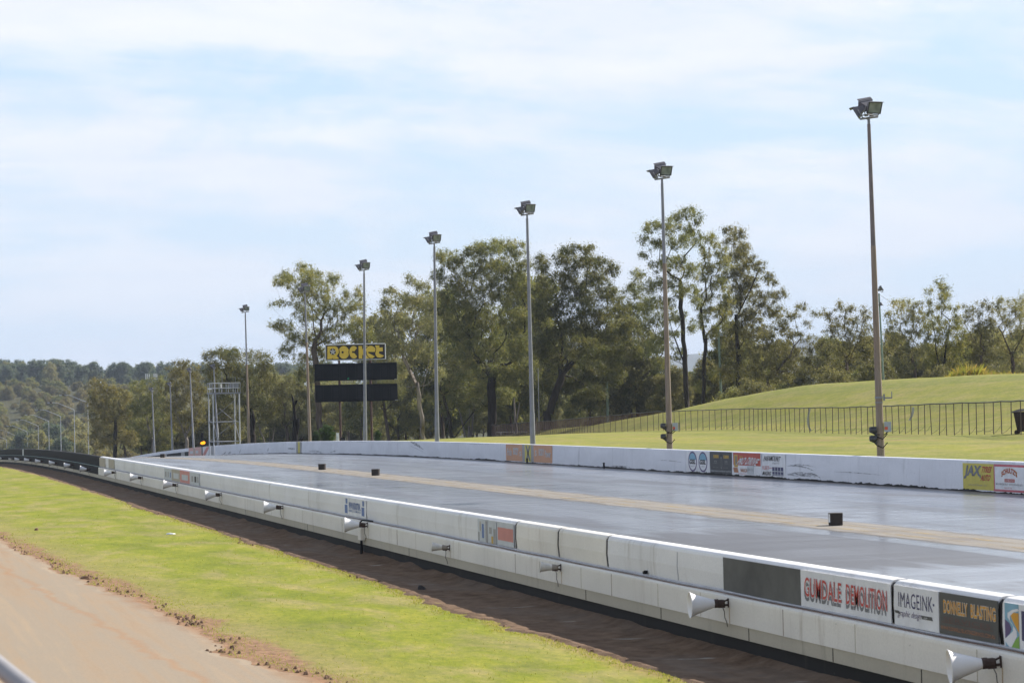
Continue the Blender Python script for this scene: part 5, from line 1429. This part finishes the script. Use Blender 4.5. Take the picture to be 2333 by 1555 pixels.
plant(1567, 930, 216, [[(1567, 960), (1564, 880), (1558, 800), (1551, 700), (1553, 600), (1560, 520)], [(1560, 830), (1535, 760), (1515, 690)], [(1552, 650), (1500, 610), (1475, 560)]],
      [(1568, 478, 24, 14), (1585, 495, 14, 16), (1548, 490, 20, 14), (1500, 510, 24, 12), (1475, 520, 18, 12), (1526, 518, 26, 18), (1572, 525, 26, 18), (1590, 545, 12, 14), (1545, 550, 32, 20), (1468, 545, 14, 12), (1500, 555, 24, 16), (1460, 578, 14, 9), (1545, 595, 36, 20), (1500, 600, 26, 18), (1575, 615, 22, 18), (1455, 625, 18, 16), (1520, 640, 32, 20), (1475, 650, 22, 18), (1560, 660, 28, 20), (1440, 650, 10, 12), (1510, 690, 30, 20), (1470, 700, 18, 16), (1545, 720, 26, 18), (1580, 740, 14, 16), (1520, 760, 26, 18), (1490, 790, 22, 16), (1545, 800, 20, 14), (1585, 680, 12, 20)],
      'olive', 'dark', 'tallest slender gum tree with an airy crown and black trunk, left of the mound top', .26, 13, .5, 1.25, 54, .24)
plant(1604, 928, 222, [[(1604, 950), (1604, 850), (1608, 770), (1620, 680), (1630, 580)], [(1607, 780), (1595, 700)], [(1604, 850), (1640, 820), (1665, 830)]],
      [(1618, 545, 22, 14), (1640, 565, 18, 16), (1605, 575, 20, 14), (1650, 595, 20, 20), (1620, 605, 26, 18), (1600, 625, 14, 18), (1640, 640, 28, 20), (1605, 670, 22, 18), (1655, 680, 22, 20), (1620, 700, 26, 20), (1600, 730, 16, 16), (1650, 720, 20, 18), (1625, 750, 22, 14), (1600, 880, 16, 14), (1620, 850, 14, 12)],
      'olive', 'dark', 'narrow gum tree with a straight black trunk beside the tallest slender gum', .2, 15, .48, 1.25, 54, .23)
plant(1683, 902, 226, [[(1683, 915), (1682, 830), (1680, 740), (1676, 640), (1672, 550)], [(1681, 800), (1720, 740), (1760, 680), (1785, 665)], [(1680, 720), (1710, 660), (1730, 610)]],
      [(1666, 517, 16, 10), (1680, 530, 18, 14), (1664, 545, 16, 14), (1690, 560, 24, 16), (1672, 580, 24, 18), (1708, 590, 20, 16), (1690, 610, 30, 20), (1728, 605, 16, 14), (1665, 630, 20, 22), (1710, 640, 32, 22), (1750, 635, 18, 14), (1690, 670, 34, 24), (1735, 680, 32, 20), (1772, 670, 14, 12), (1790, 662, 10, 10), (1670, 700, 22, 24), (1715, 715, 36, 24), (1760, 710, 24, 18), (1690, 750, 34, 24), (1735, 755, 34, 22), (1670, 790, 26, 22), (1710, 800, 34, 22), (1680, 840, 28, 20), (1720, 850, 30, 20), (1650, 850, 18, 18)],
      'brown', 'dark', 'tapering ochre tinged gum tree nearest the mound top, with limbs reaching right', .24, 17, .52, 1.35, 60, .25)
plant(1752, 876, 214, [[(1752, 890), (1765, 850), (1785, 825), (1815, 795), (1840, 745)], [(1768, 850), (1740, 800), (1735, 760)], [(1800, 812), (1850, 780)]],
      [(1828, 698, 18, 10), (1852, 715, 14, 8), (1812, 715, 18, 14), (1780, 735, 22, 16), (1845, 735, 12, 8), (1800, 755, 26, 18), (1750, 770, 26, 20), (1835, 765, 18, 12), (1785, 790, 30, 20), (1735, 805, 30, 22), (1820, 800, 24, 16), (1770, 825, 32, 20), (1720, 840, 30, 20), (1810, 835, 28, 16), (1750, 855, 30, 14), (1795, 858, 26, 10), (1845, 840, 16, 14)],
      'brown', 'mid', 'low spreading tree with a bare limb reaching right over the grass mound', .17, 19, .48, 1.0, 56, .23)
plant(1455, 952, 246, [[(1455, 960), (1452, 890), (1448, 800), (1452, 720)], [(1452, 880), (1490, 830), (1505, 770)]],
      [(1445, 660, 26, 18), (1475, 690, 28, 22), (1435, 700, 26, 22), (1500, 725, 24, 20), (1460, 740, 36, 26), (1420, 760, 24, 22), (1500, 775, 28, 22), (1455, 800, 38, 26), (1415, 820, 24, 22), (1495, 830, 28, 22), (1450, 860, 40, 24), (1500, 880, 28, 20), (1415, 890, 26, 18), (1460, 910, 34, 16), (1510, 920, 18, 12)],
      'green', 'mid', 'fresh green tree filling the gap between the broad dark tree and the slender gum', .24, 21, .58, 1.5, 60, .25)
plant(1872, 866, 205, [[(1872, 880), (1870, 830), (1866, 790)], [(1871, 850), (1895, 810)]],
      [(1868, 775, 18, 14), (1848, 795, 16, 16), (1890, 790, 18, 14), (1870, 812, 26, 18), (1840, 825, 18, 16), (1900, 825, 20, 16), (1868, 845, 28, 14), (1835, 850, 16, 10)],
      'brown', 'mid', 'small rust brown tree on the mound edge right of the blue hill gap', .14, 23, .46, 1.0, 56, .22)
plant(1932, 862, 210, [[(1932, 876), (1930, 820), (1925, 760), (1922, 715)], [(1931, 830), (1955, 770), (1965, 725)], [(1930, 820), (1900, 770)]],
      [(1918, 695, 18, 10), (1935, 705, 16, 12), (1890, 710, 16, 12), (1905, 728, 22, 14), (1955, 728, 20, 14), (1975, 712, 14, 18), (1930, 745, 28, 18), (1892, 750, 18, 14), (1975, 755, 20, 20), (1945, 775, 28, 20), (1910, 790, 28, 18), (1980, 795, 18, 22), (1940, 815, 30, 20), (1905, 830, 24, 16), (1975, 835, 22, 16), (1940, 848, 28, 10)],
      'brown', 'mid', 'brownish gum tree just left of the tallest floodlight pole', .17, 25, .5, 1.0, 56, .23)
plant(2085, 856, 198, [[(2085, 862), (2080, 825), (2072, 800), (2070, 750), (2066, 710)], [(2073, 805), (2048, 780), (2030, 750)], [(2074, 812), (2095, 790)]],
      [(2065, 685, 24, 10), (2040, 695, 18, 12), (2090, 692, 14, 12), (2062, 708, 24, 14), (2030, 720, 16, 14), (2092, 720, 16, 14), (2065, 735, 26, 18), (2030, 750, 18, 16), (2060, 765, 26, 18), (2095, 760, 16, 16), (2028, 785, 18, 18), (2065, 795, 24, 18), (2098, 795, 16, 16), (2040, 820, 22, 16), (2075, 830, 22, 14)],
      'grey', 'mid', 'sparse gum tree with a pale sinuous trunk just right of the tallest floodlight pole', .15, 27, .45, .95, 52, .22)
plant(2147, 856, 200, [[(2147, 862), (2146, 800), (2145, 740), (2142, 670)], [(2147, 858), (2136, 800), (2124, 730)], [(2148, 858), (2158, 790), (2162, 740)]],
      [(2142, 640, 14, 8), (2150, 655, 16, 12), (2125, 658, 12, 8), (2158, 672, 12, 12), (2140, 675, 14, 10), (2120, 690, 8, 14), (2145, 700, 16, 14), (2175, 700, 14, 12), (2110, 710, 14, 14), (2140, 730, 26, 18), (2175, 730, 22, 18), (2115, 745, 18, 18), (2155, 760, 30, 20), (2190, 755, 18, 18), (2120, 780, 20, 20), (2165, 790, 28, 20), (2195, 790, 14, 16), (2125, 815, 20, 18), (2175, 822, 26, 16), (2150, 840, 24, 12)],
      'green', 'dark', 'green multi stemmed gum tree with a thin bare leader poking above the right hand trees', .15, 29, .46, 1.0, 58, .22)
plant(2238, 850, 204, [[(2238, 858), (2236, 810), (2232, 750), (2230, 705)], [(2237, 820), (2260, 770)], [(2236, 810), (2210, 760)]],
      [(2235, 688, 16, 9), (2210, 698, 14, 10), (2250, 700, 12, 14), (2228, 712, 20, 12), (2205, 725, 16, 12), (2255, 730, 18, 16), (2230, 745, 24, 18), (2205, 765, 18, 16), (2250, 770, 24, 18), (2225, 790, 24, 18), (2260, 805, 18, 16), (2215, 818, 20, 14), (2245, 832, 24, 12)],
      'brown', 'mid', 'reddish brown leaved tree second from the right edge above the tall reeds', .15, 31, .48, 1.0, 54, .22)
plant(2308, 846, 206, [[(2308, 854), (2306, 800), (2302, 740), (2300, 700)], [(2307, 810), (2330, 760), (2336, 710)], [(2307, 815), (2285, 760)]],
      [(2296, 684, 20, 10), (2325, 682, 18, 12), (2280, 700, 16, 14), (2310, 705, 24, 16), (2340, 705, 16, 18), (2285, 730, 20, 18), (2320, 735, 26, 20), (2350, 745, 16, 22), (2290, 765, 24, 18), (2325, 775, 26, 20), (2285, 800, 22, 18), (2320, 812, 26, 18), (2350, 810, 16, 20), (2295, 832, 24, 12), (2335, 838, 24, 10)],
      'grey', 'mid', 'dense olive tree at the right edge of the view', .17, 33, .5, 1.05, 58, .23)
# left group
plant(262, 1040, 322, [[(262, 1045), (264, 990), (262, 950), (258, 900)], [(264, 985), (290, 950), (300, 930)], [(263, 960), (235, 920)]],
      [(225, 872, 22, 12), (250, 885, 22, 14), (280, 895, 20, 14), (215, 895, 20, 16), (240, 910, 30, 18), (285, 920, 24, 16), (215, 925, 20, 16), (255, 940, 32, 18), (225, 955, 24, 18), (290, 950, 22, 16), (250, 970, 32, 18), (220, 985, 22, 14), (285, 985, 26, 16), (250, 1000, 28, 14), (300, 1005, 16, 14), (225, 1010, 18, 12)],
      'orange', 'dark', 'ochre leaved gum tree standing apart at the left beside the street lamps', .3, 41, .62, 1.05, 62, .3)
plant(350, 1032, 318, [[(350, 1040), (348, 1000), (352, 960), (345, 910)], [(349, 1005), (338, 970), (330, 940)], [(349, 1010), (366, 970), (370, 930)]],
      [(320, 880, 26, 16), (355, 868, 26, 14), (330, 905, 32, 18), (370, 895, 26, 18), (315, 930, 24, 18), (350, 930, 34, 18), (380, 930, 22, 18), (325, 960, 26, 16), (365, 960, 28, 16), (345, 985, 24, 10), (310, 965, 16, 16)],
      'olive', 'pale', 'olive tree with several white stems low down behind the leftmost small light pole', .22, 43, .62, 1.05, 60, .3)
plant(425, 1020, 300, [[(425, 1030), (424, 985), (420, 930), (418, 870)], [(424, 990), (440, 960), (446, 920)], [(424, 1000), (408, 960), (395, 910)]],
      [(420, 828, 26, 12), (395, 845, 24, 14), (445, 850, 22, 16), (415, 862, 32, 18), (450, 885, 24, 18), (390, 880, 26, 18), (425, 905, 34, 18), (395, 925, 26, 18), (455, 920, 20, 18), (425, 945, 32, 16), (390, 960, 22, 16), (450, 955, 22, 16), (420, 975, 26, 10)],
      'orange', 'pale', 'ochre crowned tree with white stems between the small light poles', .24, 45, .62, 1.05, 62, .3)
plant(576, 1008, 262, [[(576, 1015), (573, 960), (570, 910), (566, 860), (560, 820)], [(574, 970), (610, 900), (625, 860)], [(572, 930), (530, 880), (505, 830)]],
      [(478, 802, 18, 12), (505, 800, 26, 14), (540, 806, 30, 16), (580, 808, 28, 14), (610, 825, 22, 14), (480, 830, 24, 18), (520, 832, 34, 20), (565, 838, 34, 20), (605, 850, 26, 18), (490, 860, 28, 18), (535, 865, 34, 20), (580, 875, 34, 20), (620, 880, 22, 18), (500, 895, 28, 18), (550, 905, 32, 18), (595, 912, 32, 18), (630, 915, 18, 18), (510, 930, 28, 16), (560, 940, 30, 16), (610, 945, 26, 16)],
      'dark', 'dark', 'wide domed dark olive tree behind the scaffold tower', .34, 47, .62, 1.4, 60, .28)
plant(655, 1008, 258, [[(655, 1015), (652, 960), (650, 910), (648, 870)], [(653, 970), (680, 930)], [(653, 975), (628, 950)]],
      [(650, 862, 22, 10), (632, 885, 22, 14), (672, 880, 24, 16), (650, 905, 30, 18), (690, 905, 20, 18), (625, 925, 24, 16), (668, 932, 28, 16), (645, 955, 28, 14), (690, 950, 22, 16), (620, 962, 18, 14), (670, 972, 24, 12)],
      'brown', 'mid', 'low rusty brown tree right of the domed dark tree', .18, 49, .58, 1.0, 56, .27)

# templates copied for the plainer trees behind
def template(H, Wd, nb, leaf, bark, seed, rc, nleaf, size, name, trunk=.3, dens=1.0, R=.16, stems=1):
    rng = np.random.default_rng(seed)
    st = []
    for k in range(stems):
        a = rng.uniform(0, 2*PI); o = .12*Wd*k
        st.append([(o*.3*math.cos(a), o*.3*math.sin(a), -1.0 if k == 0 else .2), (o*math.cos(a), o*math.sin(a), H*trunk), (o*1.5*math.cos(a)+rng.normal(0, .3), o*1.5*math.sin(a)+rng.normal(0, .3), H*.75)])
    T = []; RC = []
    for k in range(nb):
        u = (k+.5)/nb; h = H*(trunk*.9+(1-trunk*.9)*u)
        wr = Wd*.5*math.sqrt(max(.05, 1-(2*u-.95)**2*.85))
        a = k*2.4+rng.uniform(-.5, .5); rr_ = wr*rng.uniform(.2, .85)
        c = np.array([rr_*math.cos(a), rr_*math.sin(a), h*rng.uniform(.93, 1.03)])
        br = Wd*rng.uniform(.13, .24); n = max(3, int(dens*br*br/(rc*rc)*5.5))
        d = rng.normal(0, 1, (n, 3)); d /= np.linalg.norm(d, axis=1)[:, None]
        T += list(c+d*(rng.random(n)**.4)[:, None]*br*np.array([1, 1, .72])); RC += list(rc*rng.uniform(.65, 1.15, n))
    nodes, pr, tips = grow(st, T, rng)
    r = empty(name, (0, 0, 0))
    branch_mesh(nodes, pr, tips, R, 'trunk', BARK[bark], .014).build('trunk', BARK[bark], r)
    me = leaf_mesh('crown', [nodes[i] for i in tips], RC, int(nleaf*1.25), rng, size*.78, LEAF[leaf], .4)
    o = bpy.data.objects.new('crown', me); C.objects.link(o); o.parent = r
    return r, H
def use(tp, state={}):
    r = tp[0]
    if id(r) not in state: state[id(r)] = r; return r
    return copy_tree(r)
rt = random.Random(21)
TMID = [template(12, 8, 22, 'olive', 'mid', 61, .62, 46, .34, 'gum_tree', .3), template(11, 7, 20, 'grey', 'mid', 62, .6, 46, .34, 'gum_tree', .35, stems=2), template(12, 7, 20, 'green', 'mid', 63, .62, 46, .34, 'gum_tree', .28), template(10, 7.5, 18, 'brown', 'dark', 64, .6, 46, .34, 'gum_tree', .3), template(12, 7, 18, 'grey', 'pale', 65, .6, 42, .34, 'gum_tree', .4, stems=3)]
def back_tree(px, ptop, z, k, label, group, wmul=1.0):
    tp = TMID[k % len(TMID)]
    b = at_depth(px, 950, z); gz = hgt(b[0], b[1]); top = float(at_depth(px, ptop, z)[2]); H = max(2.5, top-gz)
    r = use(tp); sc = H/tp[1]; w = sc*wmul
    r.location = (b[0], b[1], gz); r.rotation_euler = (0, 0, rt.uniform(0, 6.28)); r.scale = (w, w, sc)
    tag(r, label, 'tree', group)
lab_mid = 'hazy smaller gum tree in the back row behind the tall trees, seen between their trunks'
for i in range(72):
    px = 590+i*13.6+rt.uniform(-9, 9)
    back_tree(px, rt.uniform(845, 915), rt.uniform(285, 390), rt.choice([0, 1, 2, 2, 4, 1]), lab_mid, 'back row of gum trees', 1.05)
for px, pt, z, k, lab in ((890, 705, 262, 1, 'grey green gum behind the scoreboard right end'), (1008, 650, 272, 0, 'olive gum behind the grey pole left of the biggest dark gum'), (1068, 720, 268, 4, 'pale stemmed gum crowding the left side of the biggest dark gum'),
                          (1218, 618, 270, 0, 'tall olive gum between the biggest dark gum and the broad leaning tree'), (1228, 735, 266, 2, 'green gum low between the biggest dark gum and the broad leaning tree'), (1345, 735, 268, 0, 'olive gum close behind the broad leaning tree'),
                          (1430, 715, 270, 1, 'grey green gum behind the right edge of the broad leaning tree'), (1165, 760, 272, 0, 'olive gum directly behind the biggest dark gum')):
    back_tree(px, pt, z, k, lab, 'gums filling the middle of the tree line', .82)
lab_r = 'olive or brown gum tree in the thin row behind the grass mound at the right'
for i in range(30):
    px = 1440+i*31+rt.uniform(-12, 12)
    if 1800 < px < 1862: continue
    back_tree(px, (rt.uniform(800, 860) if px < 1650 else rt.uniform(735, 800)), rt.uniform(236, 275), rt.choice([0, 1, 3, 3, 2]), lab_r, 'gum trees behind the grass mound', .95)
lab_l = 'olive tree low in the left hand clump behind the small light poles'
for i in range(14):
    back_tree(290+i*27+rt.uniform(-10, 10), rt.uniform(895, 950), rt.uniform(330, 380), rt.choice([0, 3, 1, 2]), lab_l, 'left hand clump of trees', 1.2)
# shrubs along the mound edge and by the scoreboard
SH = [template(3, 3.4, 14, 'green', 'mid', 71, .4, 44, .2, 'shrub', .1, R=.05, stems=3), template(3, 3.6, 14, 'brown', 'mid', 72, .4, 40, .2, 'shrub', .1, R=.05, stems=3), template(2.6, 3.2, 14, 'olive', 'mid', 73, .4, 44, .2, 'shrub', .1, R=.05, stems=2)]
for i in range(30):
    px = 1640+i*24+rt.uniform(-8, 8); z = rt.uniform(186, 202) if px > 1850 else rt.uniform(198, 214)
    b = at_depth(px, 880, z); gz = hgt(b[0], b[1]); tp = SH[rt.choice([0, 1, 1, 2])]; r = use(tp); sc = rt.uniform(.65, 1.1)
    if 2160 < px: sc *= .6
    r.location = (b[0], b[1], gz-.1); r.rotation_euler = (0, 0, rt.uniform(0, 6)); r.scale = (sc*1.1, sc*1.1, sc)
    tag(r, 'low leafy shrub in the undergrowth along the top edge of the grass mound', 'shrub', 'shrubs along the mound edge')
BU = template(2.2, 2.6, 16, 'bush', 'mid', 75, .34, 90, .13, 'shrub', .05, 1.6, .05, 3)
for px, ph, z, wm, lab in ((745, 974, 197, 1.05, 'bright green rounded bush left of the white cabinet under the scoreboard'), (722, 986, 199, .8, 'darker green bush at the left end under the scoreboard'), (861, 984, 199, .75, 'small dark green bush at the foot of the right scoreboard post')):
    b = at_depth(px, 1005, z); gz = hgt(b[0], b[1]); H = float(at_depth(px, ph, z)[2])-gz; r = use(BU); sc = H/2.2
    r.location = (b[0], b[1], gz); r.scale = (wm*sc, wm*sc, sc); r.rotation_euler = (0, 0, px); tag(r, lab, 'bush')
# burnt stump
rs_ = np.random.default_rng(5)
f = Frame(671, 1006, 216, 'burnt_stump'); mb = MB()
mb.tube([f.p(673, 1030), f.p(672, 1006), f.p(672, 985), f.p(673, 965), f.p(671, 945), f.p(669, 925), f.p(667, 908), f.p(664, 897)], [.36, .33, .28, .26, .16, .14, .1, .04], 9)
mb.tube([f.p(674, 990), f.p(679, 970, -.1), f.p(680, 953, -.12)], [.2, .2, .13], 7); mb.tube([f.p(669, 925), f.p(674, 916, -.05), f.p(676, 912, -.05)], [.08, .14, .1], 7)
mb.tube([f.p(680, 1010, -.2), f.p(686, 1002, -.3), f.p(690, 996, -.3)], [.25, .2, .12], 7)
mb.build('stump_trunk', BARK['burnt'], f.root); tag(f.root, 'charred black broken tree stump left of the brown and grey pole by the scoreboard', 'stump')
f = Frame(1178, 992, 244, 'dead_trunk'); mb = MB()
mb.tube([f.p(1176, 1010), f.p(1176, 975), f.p(1173, 945), f.p(1171, 905)], [.2, .16, .11, .06], 7); mb.tube([f.p(1176, 965), f.p(1181, 935), f.p(1184, 915)], [.1, .08, .04], 6); mb.build('stump_trunk', BARK['pale'], f.root)
tag(f.root, 'bleached white forked dead trunk behind the left part of the netting fence', 'stump')
# reeds
rg = np.random.default_rng(9); n = 5200; cs = []; 
for k in range(n):
    px = rg.uniform(2155, 2345); z = rg.uniform(168, 184); b = at_depth(px, 850, z); cs.append((b[0], b[1], hgt(b[0], b[1]), .5+.75*math.exp(-((px-2212)/34)**2)+.2*math.sin(px*.21)**2))
mb = MB()
for x, y, z, h in cs:
    h = h*rg.uniform(.45, 1.1); a = rg.uniform(0, 6.28); w = .04; lx, ly = rg.normal(0, .33, 2)*h
    mb.add([(x-w*math.cos(a), y-w*math.sin(a), z-.1), (x+w*math.cos(a), y+w*math.sin(a), z-.1), (x+lx*.4+w*.6*math.cos(a), y+ly*.4+w*.6*math.sin(a), z+h*.6), (x+lx, y+ly, z+h)], [(0, 1, 2), (0, 2, 3)])
o = mb.build('tall_reeds', LEAF['reed']); at = o.data.attributes.new('tint', 'FLOAT', 'FACE'); at.data.foreach_set('value', rg.random(len(o.data.polygons)))
tag(o, 'patch of tall yellow green reeds on the mound under the right hand trees', 'reeds', kind='stuff')

# forest on the far hill, scrub on its slope
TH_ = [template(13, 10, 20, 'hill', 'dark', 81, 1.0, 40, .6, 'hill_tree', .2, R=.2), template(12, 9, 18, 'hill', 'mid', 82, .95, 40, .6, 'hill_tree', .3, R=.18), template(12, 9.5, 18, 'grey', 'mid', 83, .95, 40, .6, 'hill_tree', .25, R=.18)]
cnt = 0
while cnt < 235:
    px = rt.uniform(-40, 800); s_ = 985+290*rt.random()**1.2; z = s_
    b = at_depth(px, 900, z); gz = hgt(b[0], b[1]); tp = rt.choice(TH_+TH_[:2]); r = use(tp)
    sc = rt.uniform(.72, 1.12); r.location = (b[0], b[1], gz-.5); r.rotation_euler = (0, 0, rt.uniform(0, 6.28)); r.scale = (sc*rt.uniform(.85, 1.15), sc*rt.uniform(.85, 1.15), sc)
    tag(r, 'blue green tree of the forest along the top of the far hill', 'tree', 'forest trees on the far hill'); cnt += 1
SB = [template(5, 6.5, 16, 'scrub', 'mid', 85, .7, 36, .42, 'scrub_tree', .1, R=.08, stems=2), template(4.5, 6, 14, 'scrub', 'mid', 86, .7, 36, .42, 'scrub_tree', .1, R=.08, stems=3), template(5, 6, 14, 'olive', 'mid', 87, .7, 36, .42, 'scrub_tree', .12, R=.08, stems=2)]
for i in range(400):
    px = rt.uniform(-30, 420); z = 480+500*rt.random(); b = at_depth(px, 960, z); r = use(rt.choice(SB)); sc = rt.uniform(.45, 1.25)
    if z < 560 and rt.random() < .3: sc *= 1.5
    r.location = (b[0], b[1], hgt(b[0], b[1])-.3); r.rotation_euler = (0, 0, rt.uniform(0, 6.28)); r.scale = (sc, sc, sc*rt.uniform(.8, 1.15))
    tag(r, 'low ochre and olive scrub bush on the slope below the hill forest', 'scrub', 'scrub on the hill slope')
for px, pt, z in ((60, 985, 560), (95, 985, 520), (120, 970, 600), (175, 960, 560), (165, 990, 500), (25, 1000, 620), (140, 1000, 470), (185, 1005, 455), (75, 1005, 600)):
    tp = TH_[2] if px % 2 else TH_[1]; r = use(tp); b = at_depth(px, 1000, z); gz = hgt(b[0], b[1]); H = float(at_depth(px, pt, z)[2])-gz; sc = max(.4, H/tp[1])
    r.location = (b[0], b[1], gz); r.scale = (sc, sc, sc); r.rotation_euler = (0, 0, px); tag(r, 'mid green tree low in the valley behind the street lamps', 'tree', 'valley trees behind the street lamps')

# mobile phone mast on the hill
f = Frame(345, 870, 640, 'phone_mast'); R = f.root; tag(R, 'distant mast with white upright antenna panels poking above the left hill trees', 'mast')
mb = MB(); mb.tube([(0, 0, -26), (0, 0, 1.2)], [.3, .16], 8); mb.build('mast_shaft', M['steel'], R)
mb = MB(); mb.tube([f.p(331, 861), f.p(358, 861)], .06, 5); mb.tube([f.p(331, 857), f.p(358, 857)], .06, 5); mb.build('headframe', M['steel'], R)
for x in (332, 335.5, 340, 351, 354, 357.5):
    mb = MB(); a = f.p(x, 851, -.1); b = f.p(x, 864, -.1); mb.box(((a[0]+b[0])/2, -.1, (a[2]+b[2])/2), (.22, .12, abs(a[2]-b[2]))); mb.build('antenna_panel', M['white'], R)

# blue range far behind
rng = np.random.default_rng(2); vs = []; fs = []; n = 120; top = []
def ridge(px):
    base = np.interp(px, [600, 1100, 1300, 1480, 1600, 1700, 1780, 1850, 1930, 2050, 2200, 2500], [868, 850, 838, 812, 806, 812, 788, 768, 786, 812, 822, 830])
    return base+4*math.sin(px*.05)+3*math.sin(px*.13+1)+2*math.sin(px*.31)
for i in range(n+1):
    px = 400+2300*i/n
    crest = at_depth(px, ridge(px), 5600)
    d_ = np.array([f0[0], f0[1], 0]); d_ /= np.linalg.norm(d_)
    for k_, (back, fr) in enumerate(((-1500, 0.0), (-900, .3), (-420, .68), (0, 1.0), (700, .55), (1500, 0))):
        q = crest+d_*back*(1+.12*math.sin(i*.9+k_)); q[2] = -22+(crest[2]+22)*fr*(1+(.08*math.sin(i*.7+k_*2) if 0 < fr < 1 else 0)); vs.append(q)
    if i: fs += [(6*i-6+k_, 6*i+k_, 6*i+k_+1, 6*i-6+k_+1) for k_ in range(5)]
k = N('forested_range'); c = k.ramp(k.noise(k.coord('World'), .012, 8, .7), [(.3, (.025, .035, .02)), (.7, (.06, .065, .035))])
tag(obj_from('mountain', vs, fs, k.done(k.bsdf(c, .95)), smooth=True), kind='structure')

# ------------------------------------------------------------------ air, sun and sky
HAZE = True
if HAZE:
    mb = MB(); mb.box((1600, 3650, 92), (6400, 7800, 250))
    k = N('haze_air'); v = k.n('ShaderNodeVolumePrincipled'); v.inputs['Color'].default_value = (.72, .82, 1.0, 1); v.inputs['Density'].default_value = 1.25e-4; v.inputs['Anisotropy'].default_value = .0
    k.l(v.outputs[0], k.out.inputs['Volume'])
    h = mb.build('haze', k.m); tag(h, kind='stuff')
SUN_EL, SUN_AZ = math.radians(37), math.radians(72)
sd = bpy.data.lights.new('sun', 'SUN'); sd.energy = 5.0; sd.angle = math.radians(.53); sd.color = (1.0, .945, .86)
so = bpy.data.objects.new('sun', sd); C.objects.link(so)
dv = Vector((math.sin(SUN_AZ)*math.cos(SUN_EL), math.cos(SUN_AZ)*math.cos(SUN_EL), math.sin(SUN_EL)))
so.rotation_euler = dv.to_track_quat('Z', 'Y').to_euler(); so.location = (60, 40, 80)

w = bpy.data.worlds.new('World'); scene.world = w; w.use_nodes = True
t = w.node_tree; t.nodes.clear()
def wn(typ, **kw):
    nd = t.nodes.new(typ)
    for a_, b_ in kw.items(): setattr(nd, a_, b_)
    return nd
sky = wn('ShaderNodeTexSky'); sky.sky_type = 'NISHITA'; sky.sun_disc = False; sky.sun_elevation = SUN_EL; sky.sun_rotation = SUN_AZ; sky.air_density = 1.0; sky.dust_density = 1.0; sky.ozone_density = 1.5
SKY_K = .1
def wmath(op, a, b=0.0, clamp=False):
    nd = wn('ShaderNodeMath', operation=op, use_clamp=clamp)
    for i, x_ in ((0, a), (1, b)):
        if isinstance(x_, bpy.types.NodeSocket): t.links.new(x_, nd.inputs[i])
        else: nd.inputs[i].default_value = x_
    return nd.outputs[0]
tc = wn('ShaderNodeTexCoord'); sp = wn('ShaderNodeSeparateXYZ'); t.links.new(tc.outputs['Generated'], sp.inputs[0])
zz_ = wmath('ADD', wmath('MAXIMUM', sp.outputs[2], 0.0), .26)
cx_ = wn('ShaderNodeCombineXYZ'); t.links.new(wmath('DIVIDE', sp.outputs[0], zz_), cx_.inputs[0]); t.links.new(wmath('DIVIDE', sp.outputs[1], zz_), cx_.inputs[1])
def wnoise(scale, loc, detail, rough, dist=0.0, rot=0.0, sc=(1, 1, 1)):
    mp = wn('ShaderNodeMapping'); mp.inputs['Location'].default_value = loc; mp.inputs['Rotation'].default_value = (0, 0, rot); mp.inputs['Scale'].default_value = sc
    t.links.new(cx_.outputs[0], mp.inputs[0]); nd = wn('ShaderNodeTexNoise'); t.links.new(mp.outputs[0], nd.inputs['Vector'])
    nd.inputs['Scale'].default_value = scale; nd.inputs['Detail'].default_value = detail; nd.inputs['Roughness'].default_value = rough; nd.inputs['Distortion'].default_value = dist
    return nd.outputs['Fac']
def wramp(fac, stops):
    nd = wn('ShaderNodeValToRGB'); e = nd.color_ramp.elements
    while len(e) < len(stops): e.new(.5)
    for el, (p, c_) in zip(e, stops): el.position = p; el.color = (*c_, 1) if hasattr(c_, '__len__') else (c_, c_, c_, 1)
    t.links.new(fac, nd.inputs[0]); return nd.outputs[0]
na = wnoise(2.1, (3.3, 4.4, 0), 8, .55, .35, .25); nb = wnoise(3.4, (5.1, 2.0, 0), 7, .6, .3, .2, (.6, 1.3, 1)); ns = wnoise(7, (2.2, 7.4, 0), 6, .62, .5, .2, (.35, 1.5, 1))
cov = wmath('ADD', wmath('ADD', wmath('MULTIPLY', na, .58), wmath('MULTIPLY', nb, .3)), wmath('MULTIPLY', ns, .09))
cov = wramp(cov, [(.41, .05), (.46, .5), (.505, .9), (.57, 1)])
def wmix(fac, a, b):
    nd = wn('ShaderNodeMix', data_type='RGBA')
    if isinstance(fac, bpy.types.NodeSocket): t.links.new(fac, nd.inputs[0])
    else: nd.inputs[0].default_value = fac
    for i, x_ in ((6, a), (7, b)):
        if isinstance(x_, bpy.types.NodeSocket): t.links.new(x_, nd.inputs[i])
        else: nd.inputs[i].default_value = (*x_, 1)
    return nd.outputs[2]
shade = wramp(nb, [(.35, (6.2, 6.35, 6.95)), (.65, (7.2, 7.15, 7.4))])
skyc = sky.outputs[0]
low = wramp(sp.outputs[2], [(0.0, .92), (.16, .85), (.4, .15)])
skyc = wmix(low, skyc, (4.4, 5.8, 7.2))
high = wramp(sp.outputs[2], [(.16, .86), (.5, .3)])
col = wmix(wmath('MULTIPLY', cov, high), skyc, shade)
col = wmix(wramp(sp.outputs[2], [(0.0, .8), (.05, .6), (.14, .0)]), col, (5.3, 5.95, 6.85))
bg = wn('ShaderNodeBackground'); bg.inputs['Strength'].default_value = SKY_K; t.links.new(col, bg.inputs['Color'])
wo = wn('ShaderNodeOutputWorld'); t.links.new(bg.outputs[0], wo.inputs['Surface'])
